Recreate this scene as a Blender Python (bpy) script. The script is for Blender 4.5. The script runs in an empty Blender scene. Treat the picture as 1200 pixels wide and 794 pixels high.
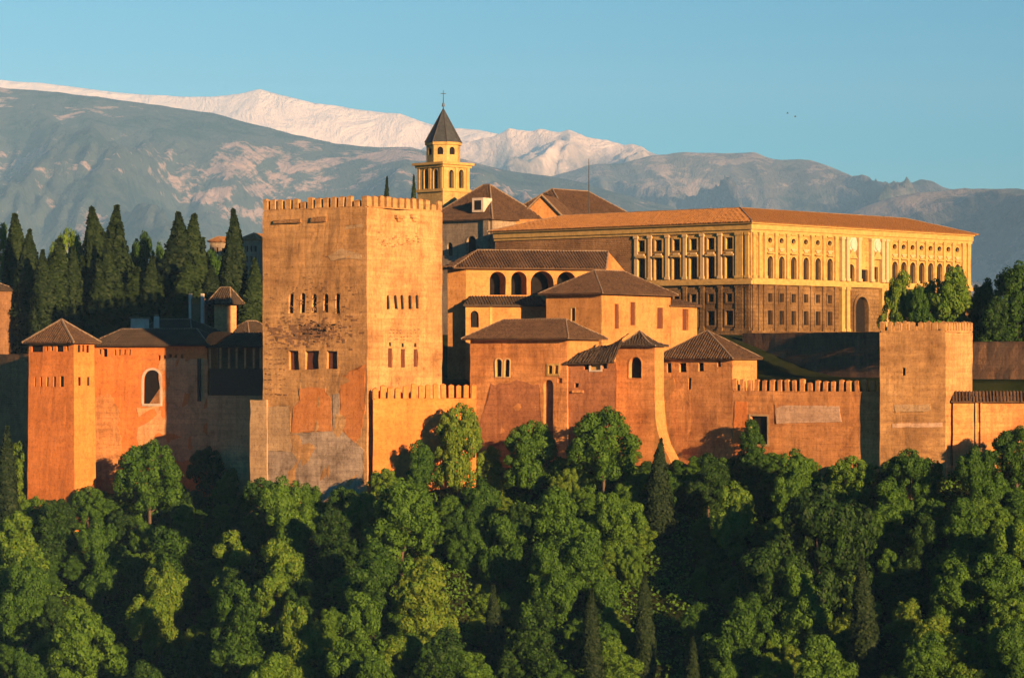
import bpy, bmesh, math, random
import numpy as np
from mathutils import Vector, noise
random.seed(7)
rad = math.radians
SC = bpy.context.scene
COL = SC.collection
F, HY, CX = 3400.0, 420.0, 600.0        # focal length in photo pixels, horizon row, centre column

# ------------------------------------------------------------------ camera, sky, sun, exposure
cam = bpy.data.objects.new('camera', bpy.data.cameras.new('camera'))
COL.objects.link(cam)
cam.location = (0, 0, 0)
cam.rotation_euler = (rad(90), 0, 0)
cam.data.sensor_width = 36
cam.data.lens = 36 * F / 1200
cam.data.shift_y = (HY - 397) / 1200
cam.data.clip_end = 90000
SC.camera = cam

SUN_AZ, SUN_EL = -57.0, 11.0            # azimuth from +X (towards the right), minus = towards the camera
sdir = Vector((math.cos(rad(SUN_AZ)) * math.cos(rad(SUN_EL)), math.sin(rad(SUN_AZ)) * math.cos(rad(SUN_EL)), math.sin(rad(SUN_EL))))
world = bpy.data.worlds.new('World')
SC.world = world
world.use_nodes = True
wn = world.node_tree.nodes
bg = wn['Background']
sky = wn.new('ShaderNodeTexSky')
sky.sky_type = 'NISHITA'
sky.sun_disc = False
sky.sun_elevation = rad(SUN_EL)
sky.sun_rotation = rad(90 - SUN_AZ)
sky.air_density = 1.0
sky.dust_density = 0.35
sky.ozone_density = 5.0
hsv = wn.new('ShaderNodeHueSaturation'); hsv.inputs['Value'].default_value = 0.88; hsv.inputs['Saturation'].default_value = 1.8; hsv.inputs['Hue'].default_value = 0.485
world.node_tree.links.new(sky.outputs[0], hsv.inputs['Color']); world.node_tree.links.new(hsv.outputs[0], bg.inputs[0])
bg.inputs[1].default_value = 0.050
sun = bpy.data.objects.new('sun', bpy.data.lights.new('sun', 'SUN'))
COL.objects.link(sun)
sun.data.energy = 5.0
sun.data.angle = rad(0.5)
sun.data.color = (1.0, 0.575, 0.25)
sun.rotation_euler = (-sdir).to_track_quat('-Z', 'Y').to_euler()
SC.view_settings.view_transform = 'Standard'
SC.view_settings.look = 'None'
SC.view_settings.exposure = 1.5
SC.view_settings.gamma = 1.0
SC.view_settings.use_curve_mapping = False
SC.cycles.max_bounces = 6
SC.cycles.diffuse_bounces = 3
SC.cycles.volume_bounces = 0

# ------------------------------------------------------------------ helpers: materials
def newmat(name):
    m = bpy.data.materials.new(name); m.use_nodes = True
    nt = m.node_tree
    return m, nt, nt.nodes, nt.nodes['Principled BSDF']

def ramp(nodes, stops):
    r = nodes.new('ShaderNodeValToRGB')
    e = r.color_ramp.elements
    e[0].position, e[0].color = stops[0][0], (*stops[0][1], 1)
    e[1].position, e[1].color = stops[-1][0], (*stops[-1][1], 1)
    for p, c in stops[1:-1]:
        x = e.new(p); x.color = (*c, 1)
    return r

def mapnode(nt, src, scale):
    mp = nt.nodes.new('ShaderNodeMapping'); mp.inputs['Scale'].default_value = scale
    nt.links.new(src, mp.inputs[0]); return mp.outputs[0]

def noisen(nt, vec, scale, detail=5, rough=0.6, dist=0.0):
    n = nt.nodes.new('ShaderNodeTexNoise')
    n.inputs['Scale'].default_value = scale; n.inputs['Detail'].default_value = detail
    n.inputs['Roughness'].default_value = rough; n.inputs['Distortion'].default_value = dist
    nt.links.new(vec, n.inputs['Vector']); return n.outputs['Fac']

def mulcol(nt, a, b, fac=1.0, mode='MULTIPLY'):
    m = nt.nodes.new('ShaderNodeMix'); m.data_type = 'RGBA'; m.blend_type = mode
    m.inputs['Factor'].default_value = fac
    nt.links.new(a, m.inputs[6]); nt.links.new(b, m.inputs[7])
    return m.outputs[2]

def mat_wall(name, dark, mid, light, course=0.85, brickw=2.4, mortar=0.04, contrast=0.45, bump=0.35, streak=0.5, stain=0.0, lscale=0.13):
    m, nt, nd, bs = newmat(name)
    tc = nd.new('ShaderNodeTexCoord'); uv = tc.outputs['UV']; ob = tc.outputs['Object']
    big = noisen(nt, ob, lscale, 8, 0.62, 0.4)
    r = ramp(nd, [(0.33, dark), (0.5, mid), (0.68, light)]); nt.links.new(big, r.inputs[0])
    # horizontal banding of the rammed-earth lifts
    hb = noisen(nt, mapnode(nt, ob, (0.15, 0.15, 1.6)), 1.0, 4, 0.6)
    r2 = ramp(nd, [(0.3, (0.72, 0.70, 0.68)), (0.7, (1.12, 1.12, 1.1))]); nt.links.new(hb, r2.inputs[0])
    c = mulcol(nt, r.outputs[0], r2.outputs[0], contrast)
    # vertical drips
    vd = noisen(nt, mapnode(nt, uv, (0.9, 0.07, 1)), 1.0, 6, 0.7)
    r3 = ramp(nd, [(0.35, (0.55, 0.52, 0.5)), (0.55, (1, 1, 1))]); nt.links.new(vd, r3.inputs[0])
    c = mulcol(nt, c, r3.outputs[0], streak)
    # courses
    br = nd.new('ShaderNodeTexBrick')
    br.inputs['Scale'].default_value = 1.0
    br.inputs['Brick Width'].default_value = brickw; br.inputs['Row Height'].default_value = course
    br.inputs['Mortar Size'].default_value = mortar; br.inputs['Mortar Smooth'].default_value = 0.6
    br.inputs['Color1'].default_value = (0.82, 0.8, 0.78, 1); br.inputs['Color2'].default_value = (1.1, 1.08, 1.05, 1)
    br.inputs['Mortar'].default_value = (0.5, 0.46, 0.43, 1)
    wob = nd.new('ShaderNodeMix'); wob.data_type = 'VECTOR'; wob.inputs['Factor'].default_value = 0.12
    nn = nd.new('ShaderNodeTexNoise'); nn.inputs['Scale'].default_value = 0.8; nn.inputs['Detail'].default_value = 4
    nt.links.new(uv, nn.inputs['Vector'])
    nt.links.new(uv, wob.inputs[4]); nt.links.new(nn.outputs['Color'], wob.inputs[5])
    ad = nd.new('ShaderNodeVectorMath'); ad.operation = 'MULTIPLY_ADD'
    ad.inputs[1].default_value = (0.5, 0.3, 0)
    nt.links.new(nn.outputs['Color'], ad.inputs[0]); nt.links.new(uv, ad.inputs[2])
    nt.links.new(ad.outputs[0], br.inputs['Vector'])
    c = mulcol(nt, c, br.outputs['Color'], 0.38)
    # speckle, chipped patches
    sp = noisen(nt, ob, 2.2, 8, 0.75)
    r4 = ramp(nd, [(0.36, (0.5, 0.47, 0.45)), (0.5, (1, 1, 1)), (0.66, (1.2, 1.18, 1.12))]); nt.links.new(sp, r4.inputs[0])
    c = mulcol(nt, c, r4.outputs[0], 0.6)
    if stain > 0:
        st = noisen(nt, mapnode(nt, ob, (1, 1, 0.7)), 0.33, 9, 0.75, 0.6)
        r5 = ramp(nd, [(0.54, (1, 1, 1)), (0.63, (0.42, 0.36, 0.33))]); nt.links.new(st, r5.inputs[0])
        c = mulcol(nt, c, r5.outputs[0], stain)
    nt.links.new(c, bs.inputs['Base Color'])
    bs.inputs['Roughness'].default_value = 0.95; bs.inputs['Specular IOR Level'].default_value = 0.1
    bp = nd.new('ShaderNodeBump'); bp.inputs['Strength'].default_value = bump; bp.inputs['Distance'].default_value = 0.15
    mx = nd.new('ShaderNodeMath'); mx.operation = 'MULTIPLY_ADD'; mx.inputs[1].default_value = 0.4
    nt.links.new(br.outputs['Fac'], mx.inputs[0])
    iv = nd.new('ShaderNodeMath'); iv.operation = 'SUBTRACT'; nt.links.new(sp, iv.inputs[0])
    mm = nd.new('ShaderNodeMath'); mm.operation = 'MULTIPLY'; mm.inputs[1].default_value = 0.35
    nt.links.new(br.outputs['Fac'], mm.inputs[0]); nt.links.new(mm.outputs[0], iv.inputs[1])
    nt.links.new(iv.outputs[0], bp.inputs['Height']); nt.links.new(bp.outputs[0], bs.inputs['Normal'])
    return m

def mat_roof(name, dark, light, pitch=0.42):
    m, nt, nd, bs = newmat(name)
    tc = nd.new('ShaderNodeTexCoord'); uv = tc.outputs['UV']; ob = tc.outputs['Object']
    n1 = noisen(nt, ob, 0.5, 8, 0.7); n2 = noisen(nt, mapnode(nt, uv, (1 / pitch, 2.5, 1)), 1.0, 2, 0.5)
    ad = nd.new('ShaderNodeMath'); ad.operation = 'ADD'; nt.links.new(n1, ad.inputs[0]); nt.links.new(n2, ad.inputs[1])
    r = ramp(nd, [(0.3, dark), (0.7, light)])
    hf = nd.new('ShaderNodeMath'); hf.operation = 'MULTIPLY'; hf.inputs[1].default_value = 0.5
    nt.links.new(ad.outputs[0], hf.inputs[0]); nt.links.new(hf.outputs[0], r.inputs[0])
    nt.links.new(r.outputs[0], bs.inputs['Base Color'])
    bs.inputs['Roughness'].default_value = 0.9; bs.inputs['Specular IOR Level'].default_value = 0.15
    w = nd.new('ShaderNodeTexWave'); w.bands_direction = 'X'; w.inputs['Scale'].default_value = 0.314 / pitch
    w.inputs['Distortion'].default_value = 0.6; w.inputs['Detail'].default_value = 1; w.inputs['Detail Scale'].default_value = 1.5
    nt.links.new(uv, w.inputs['Vector'])
    w2 = nd.new('ShaderNodeTexWave'); w2.bands_direction = 'Y'; w2.wave_profile = 'SAW'; w2.inputs['Scale'].default_value = 0.314 / 0.4
    nt.links.new(uv, w2.inputs['Vector'])
    sm = nd.new('ShaderNodeMath'); sm.operation = 'MULTIPLY_ADD'; sm.inputs[1].default_value = 0.25
    nt.links.new(w2.outputs['Fac'], sm.inputs[0]); nt.links.new(w.outputs['Fac'], sm.inputs[2])
    s2 = nd.new('ShaderNodeMath'); s2.operation = 'MULTIPLY_ADD'; s2.inputs[1].default_value = 0.6
    nt.links.new(n2, s2.inputs[0]); nt.links.new(sm.outputs[0], s2.inputs[2])
    bp = nd.new('ShaderNodeBump'); bp.inputs['Strength'].default_value = 0.9; bp.inputs['Distance'].default_value = 0.14
    nt.links.new(s2.outputs[0], bp.inputs['Height']); nt.links.new(bp.outputs[0], bs.inputs['Normal'])
    return m

def mat_plain(name, a, b=None, scale=1.5, rough=0.8, spec=0.2, bump=0.3):
    m, nt, nd, bs = newmat(name)
    tc = nd.new('ShaderNodeTexCoord')
    n = noisen(nt, tc.outputs['Object'], scale, 7, 0.7)
    r = ramp(nd, [(0.32, a), (0.68, b or tuple(x * 1.25 for x in a))]); nt.links.new(n, r.inputs[0])
    nt.links.new(r.outputs[0], bs.inputs['Base Color'])
    bs.inputs['Roughness'].default_value = rough; bs.inputs['Specular IOR Level'].default_value = spec
    bp = nd.new('ShaderNodeBump'); bp.inputs['Strength'].default_value = bump; bp.inputs['Distance'].default_value = 0.08
    nt.links.new(n, bp.inputs['Height']); nt.links.new(bp.outputs[0], bs.inputs['Normal'])
    return m

def mat_leaf(name, stops, transl=0.08):
    m, nt, nd, bs = newmat(name)
    oi = nd.new('ShaderNodeObjectInfo'); tc = nd.new('ShaderNodeTexCoord'); ge = nd.new('ShaderNodeNewGeometry')
    n = noisen(nt, tc.outputs['Object'], 0.6, 3, 0.6)
    a = nd.new('ShaderNodeMath'); a.operation = 'MULTIPLY_ADD'; a.inputs[1].default_value = 0.55
    nt.links.new(oi.outputs['Random'], a.inputs[0])
    b = nd.new('ShaderNodeMath'); b.operation = 'MULTIPLY_ADD'; b.inputs[1].default_value = 0.35
    nt.links.new(n, b.inputs[0])
    c = nd.new('ShaderNodeMath'); c.operation = 'MULTIPLY'; c.inputs[1].default_value = 0.22
    nt.links.new(ge.outputs['Random Per Island'], c.inputs[0])
    nt.links.new(c.outputs[0], b.inputs[2]); nt.links.new(b.outputs[0], a.inputs[2])
    r = ramp(nd, stops); nt.links.new(a.outputs[0], r.inputs[0])
    nt.links.new(r.outputs[0], bs.inputs['Base Color'])
    bs.inputs['Roughness'].default_value = 0.7; bs.inputs['Specular IOR Level'].default_value = 0.2
    tr = nd.new('ShaderNodeBsdfTranslucent'); nt.links.new(r.outputs[0], tr.inputs[0])
    mx = nd.new('ShaderNodeMixShader'); mx.inputs[0].default_value = transl
    nt.links.new(bs.outputs[0], mx.inputs[1]); nt.links.new(tr.outputs[0], mx.inputs[2])
    nt.links.new(mx.outputs[0], nd['Material Output'].inputs[0])
    return m

M = {}
M['tower'] = mat_wall('ochre rammed earth', (0.26, 0.14, 0.060), (0.41, 0.235, 0.10), (0.50, 0.30, 0.135), contrast=0.8, stain=0.45)
M['orange'] = mat_wall('orange plaster', (0.43, 0.15, 0.040), (0.52, 0.178, 0.048), (0.57, 0.21, 0.060), contrast=0.35, streak=0.35, mortar=0.02)
M['red'] = mat_wall('reddish rammed earth', (0.36, 0.155, 0.058), (0.51, 0.235, 0.088), (0.59, 0.295, 0.115), contrast=0.8, stain=0.5)
M['ochre'] = mat_wall('yellow ochre plaster', (0.32, 0.155, 0.055), (0.41, 0.205, 0.073), (0.46, 0.24, 0.088), contrast=0.4, streak=0.4, mortar=0.015, stain=0.25)
M['greywall'] = mat_wall('weathered grey wall', (0.42, 0.22, 0.10), (0.56, 0.30, 0.14), (0.64, 0.37, 0.18), contrast=0.6, stain=0.5)
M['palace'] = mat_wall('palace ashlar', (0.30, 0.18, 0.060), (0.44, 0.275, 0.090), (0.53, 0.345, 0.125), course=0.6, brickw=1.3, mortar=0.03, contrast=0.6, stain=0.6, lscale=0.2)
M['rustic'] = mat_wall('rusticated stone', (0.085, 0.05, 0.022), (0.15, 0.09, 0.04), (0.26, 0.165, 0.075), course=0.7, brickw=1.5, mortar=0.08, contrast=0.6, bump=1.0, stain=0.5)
M['rubble'] = mat_wall('brown rubble masonry', (0.16, 0.09, 0.045), (0.28, 0.155, 0.07), (0.36, 0.21, 0.10), course=0.35, brickw=0.6, mortar=0.06, contrast=0.5, bump=1.0, stain=0.4)
M['church'] = mat_wall('dark grey church stone', (0.16, 0.13, 0.10), (0.24, 0.19, 0.14), (0.31, 0.25, 0.18), course=0.5, brickw=1.1, stain=0.4)
M['bell'] = mat_wall('pale yellow bell tower stone', (0.33, 0.225, 0.085), (0.41, 0.285, 0.11), (0.46, 0.33, 0.14), course=0.5, brickw=1.0, mortar=0.02, contrast=0.3, stain=0.2)
M['darkwall'] = mat_wall('old retaining wall', (0.12, 0.065, 0.036), (0.20, 0.11, 0.06), (0.29, 0.165, 0.09), course=0.5, brickw=0.9, stain=0.5)
M['roof'] = mat_roof('old brown roof tiles', (0.030, 0.018, 0.011), (0.125, 0.074, 0.043))
M['roofred'] = mat_roof('red brown roof tiles', (0.13, 0.062, 0.022), (0.27, 0.130, 0.042))
M['roofdark'] = mat_roof('dark slate tiles', (0.024, 0.018, 0.013), (0.075, 0.052, 0.035))
M['ridge'] = mat_plain('mortared ridge tiles', (0.12, 0.085, 0.055), (0.24, 0.175, 0.12), 3)
M['trim'] = mat_plain('pale stone trim', (0.27, 0.17, 0.055), (0.46, 0.30, 0.10), 1.2)
M['palecol'] = mat_plain('pale marble', (0.36, 0.245, 0.12), (0.48, 0.345, 0.19), 2)
M['white'] = mat_plain('old whitewash', (0.36, 0.30, 0.25), (0.5, 0.43, 0.37), 1.2)
M['pane'] = mat_plain('dark window recess', (0.010, 0.009, 0.009), (0.018, 0.015, 0.014), 2, rough=1.0, spec=0.0, bump=0.0)  # near-black sheet colour paints the shade inside windows and arches
M['shutter'] = mat_plain('red brown shutter', (0.070, 0.022, 0.011), (0.11, 0.036, 0.017), 3)
M['wood'] = mat_plain('dark weathered wood', (0.035, 0.024, 0.018), (0.06, 0.042, 0.03), 3)
M['metal'] = mat_plain('dark iron', (0.03, 0.028, 0.027), (0.05, 0.045, 0.04), 3, rough=0.5, spec=0.5)
M['pl_orange'] = mat_wall('bright orange plaster patch', (0.42, 0.155, 0.045), (0.48, 0.19, 0.06), (0.52, 0.225, 0.08), contrast=0.4, mortar=0.02)
M['pl_grey'] = mat_wall('grey mortar patch', (0.20, 0.15, 0.115), (0.34, 0.265, 0.205), (0.44, 0.35, 0.28), contrast=0.8, stain=0.7, lscale=0.3)
M['red_shade'] = mat_wall('red plaster with shade', (0.26, 0.105, 0.05), (0.33, 0.14, 0.065), (0.38, 0.17, 0.085), contrast=0.6, stain=0.4)
M['pl_beige'] = mat_wall('beige plaster patch', (0.33, 0.22, 0.125), (0.41, 0.28, 0.16), (0.47, 0.33, 0.19), contrast=0.6, stain=0.2)
M['pl_pale'] = mat_wall('pale pink plaster', (0.45, 0.29, 0.19), (0.54, 0.36, 0.25), (0.6, 0.42, 0.3), contrast=0.5, stain=0.3)
M['leaf'] = mat_leaf('broadleaf foliage', [(0.2, (0.006, 0.021, 0.002)), (0.45, (0.021, 0.063, 0.004)), (0.72, (0.051, 0.116, 0.008)), (1.0, (0.115, 0.150, 0.013))])
M['cyp'] = mat_leaf('cypress foliage', [(0.2, (0.004, 0.013, 0.003)), (0.8, (0.015, 0.033, 0.006))], 0.1)
M['bark'] = mat_plain('bark', (0.06, 0.042, 0.03), (0.1, 0.075, 0.055), 4)

# ------------------------------------------------------------------ helpers: geometry
def P(px, y, Y): return Vector(((px - CX) * Y / F, Y, (HY - y) * Y / F))
def XY(px, Y): return Vector(((px - CX) * Y / F, Y))

def tag(o, label=None, cat=None, group=None, kind=None):
    if label: o['label'] = label
    if cat: o['category'] = cat
    if group: o['group'] = group
    if kind: o['kind'] = kind
    return o

def empty(name, loc, label, cat, group=None):
    o = bpy.data.objects.new(name, None); COL.objects.link(o)
    o.location = loc; o.empty_display_size = 0.5
    return tag(o, label, cat, group)

def wv(p, amp):
    return noise.noise_vector(p * 0.4) * amp + noise.noise_vector(p * 1.4) * (amp * 0.45)

def wpos(o):
    p = Vector(o.location)
    while o.parent:
        o = o.parent; p = p + Vector(o.location)
    return p

def finish(bm, name, mat, parent=None, weather=0.0, batter=None, smooth=False):
    """world-space bmesh -> one mesh object (vertices stored relative to the parent)"""
    if batter:
        cx, cy, zt, k = batter
        for v in bm.verts:
            f = 1 + k * max(0, zt - v.co.z)
            v.co.x = cx + (v.co.x - cx) * f; v.co.y = cy + (v.co.y - cy) * f
    if weather:
        for v in bm.verts: v.co += wv(v.co, weather)
    org = wpos(parent) if parent else Vector((0, 0, 0))
    for v in bm.verts: v.co -= org
    me = bpy.data.meshes.new(name); bm.to_mesh(me); bm.free()
    me.materials.append(mat)
    if smooth:
        for p in me.polygons: p.use_smooth = True
    o = bpy.data.objects.new(name, me); COL.objects.link(o)
    if parent: o.parent = parent
    return o

def uvl(bm): return bm.loops.layers.uv.verify()

def poly(bm, pts, uvs=None):
    vs = [bm.verts.new(p) for p in pts]
    f = bm.faces.new(vs)
    l = uvl(bm)
    if uvs:
        for lp, t in zip(f.loops, uvs): lp[l].uv = t
    return f

class Face:
    """vertical wall plane, A left and B right as seen from outside"""
    def __init__(s, A, B):
        s.A = Vector(A); s.B = Vector(B); s.L = (s.B - s.A).length
        s.d = (s.B - s.A) / s.L; s.n = Vector((s.d.y, -s.d.x))
    def pt(s, u, v, o=0.0):
        q = s.A + s.d * u + s.n * o
        return Vector((q.x, q.y, v))
    def hit(s, px, y=HY):
        m = (px - CX) / F
        u = (m * s.A.y - s.A.x) / (s.d.x - m * s.d.y)
        Y = s.A.y + s.d.y * u
        return u, (HY - y) * Y / F
    def rect(s, px0, y0, px1, y1):
        """u0,u1,vbottom,vtop from photo pixels"""
        u0, _ = s.hit(px0); u1, _ = s.hit(px1)
        _, va = s.hit((px0 + px1) / 2, y0); _, vb = s.hit((px0 + px1) / 2, y1)
        return u0, u1, vb, va

def fbox(bm, f, u0, u1, v0, v1, o0, o1):
    """box on a face: u, v ranges, from offset o0 (inner) to o1 (outer)"""
    q = [f.pt(u0, v0, o1), f.pt(u1, v0, o1), f.pt(u1, v1, o1), f.pt(u0, v1, o1)]
    w = [f.pt(u0, v0, o0), f.pt(u1, v0, o0), f.pt(u1, v1, o0), f.pt(u0, v1, o0)]
    uq = [(u0, v0), (u1, v0), (u1, v1), (u0, v1)]
    poly(bm, q, uq)
    poly(bm, w[::-1], uq[::-1])
    dd = o1 - o0
    for i in range(4):
        j = (i + 1) % 4
        poly(bm, [q[j], q[i], w[i], w[j]], [(uq[j][0], uq[j][1]), (uq[i][0], uq[i][1]), (uq[i][0] + dd, uq[i][1] + dd), (uq[j][0] + dd, uq[j][1] + dd)])

def opening_outline(u0, u1, v0, v1, kind):
    if kind == 'a':
        r = (u1 - u0) / 2; sp = max(v1 - r, v0 + 0.05); rz = v1 - sp
        pts = [(u0, v0), (u1, v0)]
        for k in range(0, 11):
            t = math.pi * k / 10
            pts.append(((u0 + u1) / 2 + r * math.cos(t), sp + rz * math.sin(t)))
        return pts
    if kind == 'o':
        return [((u0 + u1) / 2 + (u1 - u0) / 2 * math.cos(2 * math.pi * k / 16), (v0 + v1) / 2 + (v1 - v0) / 2 * math.sin(2 * math.pi * k / 16)) for k in range(16)]
    return [(u0, v0), (u1, v0), (u1, v1), (u0, v1)]

def wall_face(bm, f, z0, z1, ops, depth=0.5, step=1.7):
    """wall with real openings: cells of a grid, spandrels round arches, reveals"""
    dp0 = depth
    us = {0.0, f.L}; vs = {z0, z1}
    for o in ops:
        us |= {o[0], o[1]}; vs |= {o[2], o[3]}
    def refine(s):
        s = sorted(s); out = [s[0]]
        for a, b in zip(s, s[1:]):
            n = max(1, int((b - a) / step + 0.5))
            for k in range(1, n + 1): out.append(a + (b - a) * k / n)
        return out
    us = refine(us); vs = refine(vs)
    for i in range(len(us) - 1):
        for j in range(len(vs) - 1):
            um = (us[i] + us[i + 1]) / 2; vm = (vs[j] + vs[j + 1]) / 2
            if any(o[0] < um < o[1] and o[2] < vm < o[3] for o in ops): continue
            c = [(us[i], vs[j]), (us[i + 1], vs[j]), (us[i + 1], vs[j + 1]), (us[i], vs[j + 1])]
            poly(bm, [f.pt(*q) for q in c], c)
    for o in ops:
        u0, u1, v0, v1, kind = o[:5]
        depth = o[5].get('depth', dp0) if len(o) > 5 else dp0
        out = opening_outline(u0, u1, v0, v1, kind)
        if kind in 'ao':
            cu = (u0 + u1) / 2
            for k in range(len(out)):
                a, b = out[k], out[(k + 1) % len(out)]
                if kind == 'a' and k < 2: continue
                if kind == 'a' and k == len(out) - 1: continue
                mu = (a[0] + b[0]) / 2; mv = (a[1] + b[1]) / 2
                ce = (u1 if mu > cu else u0, v1 if (kind == 'a' or mv > (v0 + v1) / 2) else v0)
                if (Vector(a) - Vector(b)).length < 1e-5: continue
                try: poly(bm, [f.pt(*a), f.pt(*ce), f.pt(*b)], [a, ce, b])
                except ValueError: pass
        for k in range(len(out)):
            a, b = out[k], out[(k + 1) % len(out)]
            poly(bm, [f.pt(*a), f.pt(*b), f.pt(b[0], b[1], -depth), f.pt(a[0], a[1], -depth)], [a, b, (b[0], b[1] + depth), (a[0], a[1] + depth)])

def frame_ring(bm, f, u0, u1, v0, v1, kind, w=0.25, o=0.1):
    inn = opening_outline(u0, u1, v0, v1, kind)
    outr = opening_outline(u0 - w, u1 + w, v0 - w, v1 + w, kind)
    n = len(inn)
    for k in range(n):
        a, b, c, d = inn[k], inn[(k + 1) % n], outr[(k + 1) % n], outr[k]
        poly(bm, [f.pt(*d, o), f.pt(*c, o), f.pt(*b, o), f.pt(*a, o)])
        poly(bm, [f.pt(*d, -0.05), f.pt(*c, -0.05), f.pt(*c, o), f.pt(*d, o)])
        poly(bm, [f.pt(*a, o), f.pt(*b, o), f.pt(*b, -0.05), f.pt(*a, -0.05)])

def add_windows(root, f, ops, depth=0.5, weather=0, batter=None):
    dp0 = depth
    for o in ops:
        u0, u1, v0, v1, kind = o[:5]
        ex = o[5] if len(o) > 5 else {}
        depth = ex.get('depth', dp0)
        bm = bmesh.new()
        out = opening_outline(u0, u1, v0, v1, kind)
        poly(bm, [f.pt(a, b, -depth + 0.02) for a, b in out])
        w = finish(bm, ex.get('name', 'window'), M[ex.get('mat', 'pane')], root, weather, batter)
        if ex.get('frame'):
            b2 = bmesh.new(); frame_ring(b2, f, u0, u1, v0, v1, kind, ex.get('fw', 0.22), ex.get('fo', 0.09))
            finish(b2, 'frame', M[ex['frame']], w, weather, batter)
        if ex.get('mullion'):
            b2 = bmesh.new()
            um = (u0 + u1) / 2
            fbox(b2, f, um - 0.09, um + 0.09, v0, v1 - 0.05, -depth * 0.6, -depth * 0.6 + min(0.18, depth * 0.4))
            finish(b2, 'mullion', M[ex['mullion']], w, weather, batter)
        if ex.get('sill'):
            b2 = bmesh.new(); fbox(b2, f, u0 - 0.2, u1 + 0.2, v0 - 0.22, v0 - 0.02, -0.02, 0.16)
            finish(b2, 'sill', M[ex['sill']], w, weather, batter)

def rectfoot(pxN, YN, pxL, pxR, a, minback=0):
    """rectangle seen corner-on: near corner, left and right corners by photo column, turn angle a"""
    a = rad(a); N = XY(pxN, YN)
    dl = Vector((-math.cos(a), math.sin(a))); dr = Vector((math.sin(a), math.cos(a)))
    def reach(d, px):
        m = (px - CX) / F
        return (m * N.y - N.x) / (d.x - m * d.y)
    tl, tr = reach(dl, pxL), reach(dr, pxR)
    if minback: tr = max(tr, minback)
    L = N + dl * tl; R = N + dr * tr
    return [L, N, R, R + dl * tl]

def faces_of(foot): return [Face(foot[i], foot[(i + 1) % len(foot)]) for i in range(len(foot))]

def building(name, label, cat, foot, z0, z1, mat, ops=None, depth=0.5, weather=0.1, batter=None, top=True, group=None, wallname='wall', rot0=None):
    c = sum(foot, Vector((0, 0))) / len(foot)
    root = empty(name, (c.x, c.y, z0), label, cat, group)
    fs = faces_of(foot)
    bm = bmesh.new()
    bt = (c.x, c.y, z1, batter) if batter else None
    allops = []
    for i, f in enumerate(fs):
        o2 = []
        for o in (ops or {}).get(i, []):
            px0, y0, px1, y1, kind = o[:5]
            u0, u1, v0, v1 = f.rect(px0, y0, px1, y1)
            o2.append((u0, u1, v0, v1, kind, o[5] if len(o) > 5 else {}))
        wall_face(bm, f, z0, z1, o2, depth)
        allops.append(o2)
    if top:
        poly(bm, [Vector((p.x, p.y, z1)) for p in foot])
    wl = finish(bm, wallname, mat, root, weather, bt)
    for f, o2 in zip(fs, allops):
        add_windows(root, f, o2, depth, weather, bt)
    return root, fs, wl

def merlons(root, fs, zb, zt, mat, idx=(0, 1, 2, 3), pitch=1.6, width=1.0, thick=0.6, weather=0.1, parapet_name='parapet', cap=0.0, parh=0.5):
    for i in idx:
        f = fs[i]
        bm = bmesh.new()
        fbox(bm, f, thick * 0.5 + 0.01, f.L - thick * 0.5 - 0.01, zb, zb + parh, -thick, 0.03)
        par = finish(bm, parapet_name, mat, root, weather)
        n = max(2, int(round((f.L - width) / pitch)))
        for k in range(n + 1):
            u = (f.L - width) * k / n + random.uniform(-0.05, 0.05)
            w = width * random.uniform(0.92, 1.06)
            u = min(max(u, 0.02), f.L - w - 0.02)
            h = (zt - zb) * (random.uniform(0.9, 1.04) if random.random() < 0.85 else random.uniform(0.62, 0.85))
            bm = bmesh.new()
            fbox(bm, f, u, u + w, zb + parh, zb + h - cap, -thick + 0.02, 0.02)
            if cap:
                t = zb + h
                b = [f.pt(u - 0.05, t - cap, 0.05), f.pt(u + w + 0.05, t - cap, 0.05), f.pt(u + w + 0.05, t - cap, -thick), f.pt(u - 0.05, t - cap, -thick)]
                ap = f.pt(u + w / 2, t, -thick / 2)
                poly(bm, b[::-1])
                for q in range(4): poly(bm, [b[q], b[(q + 1) % 4], ap])
            finish(bm, 'merlon', mat, par, weather)

def roof_faces(bm, polys, tile=0.46):
    """polys: list of lists of points, first edge is the eave. adds uvs"""
    for pts in polys:
        a, b = pts[0], pts[1]
        e = (b - a).normalized()
        nrm = (pts[1] - pts[0]).cross(pts[-1] - pts[0]).normalized()
        up = nrm.cross(e)
        poly(bm, pts, [((p - a).dot(e), (p - a).dot(up)) for p in pts])
        if tile: tiles(bm, pts, tile)

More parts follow.
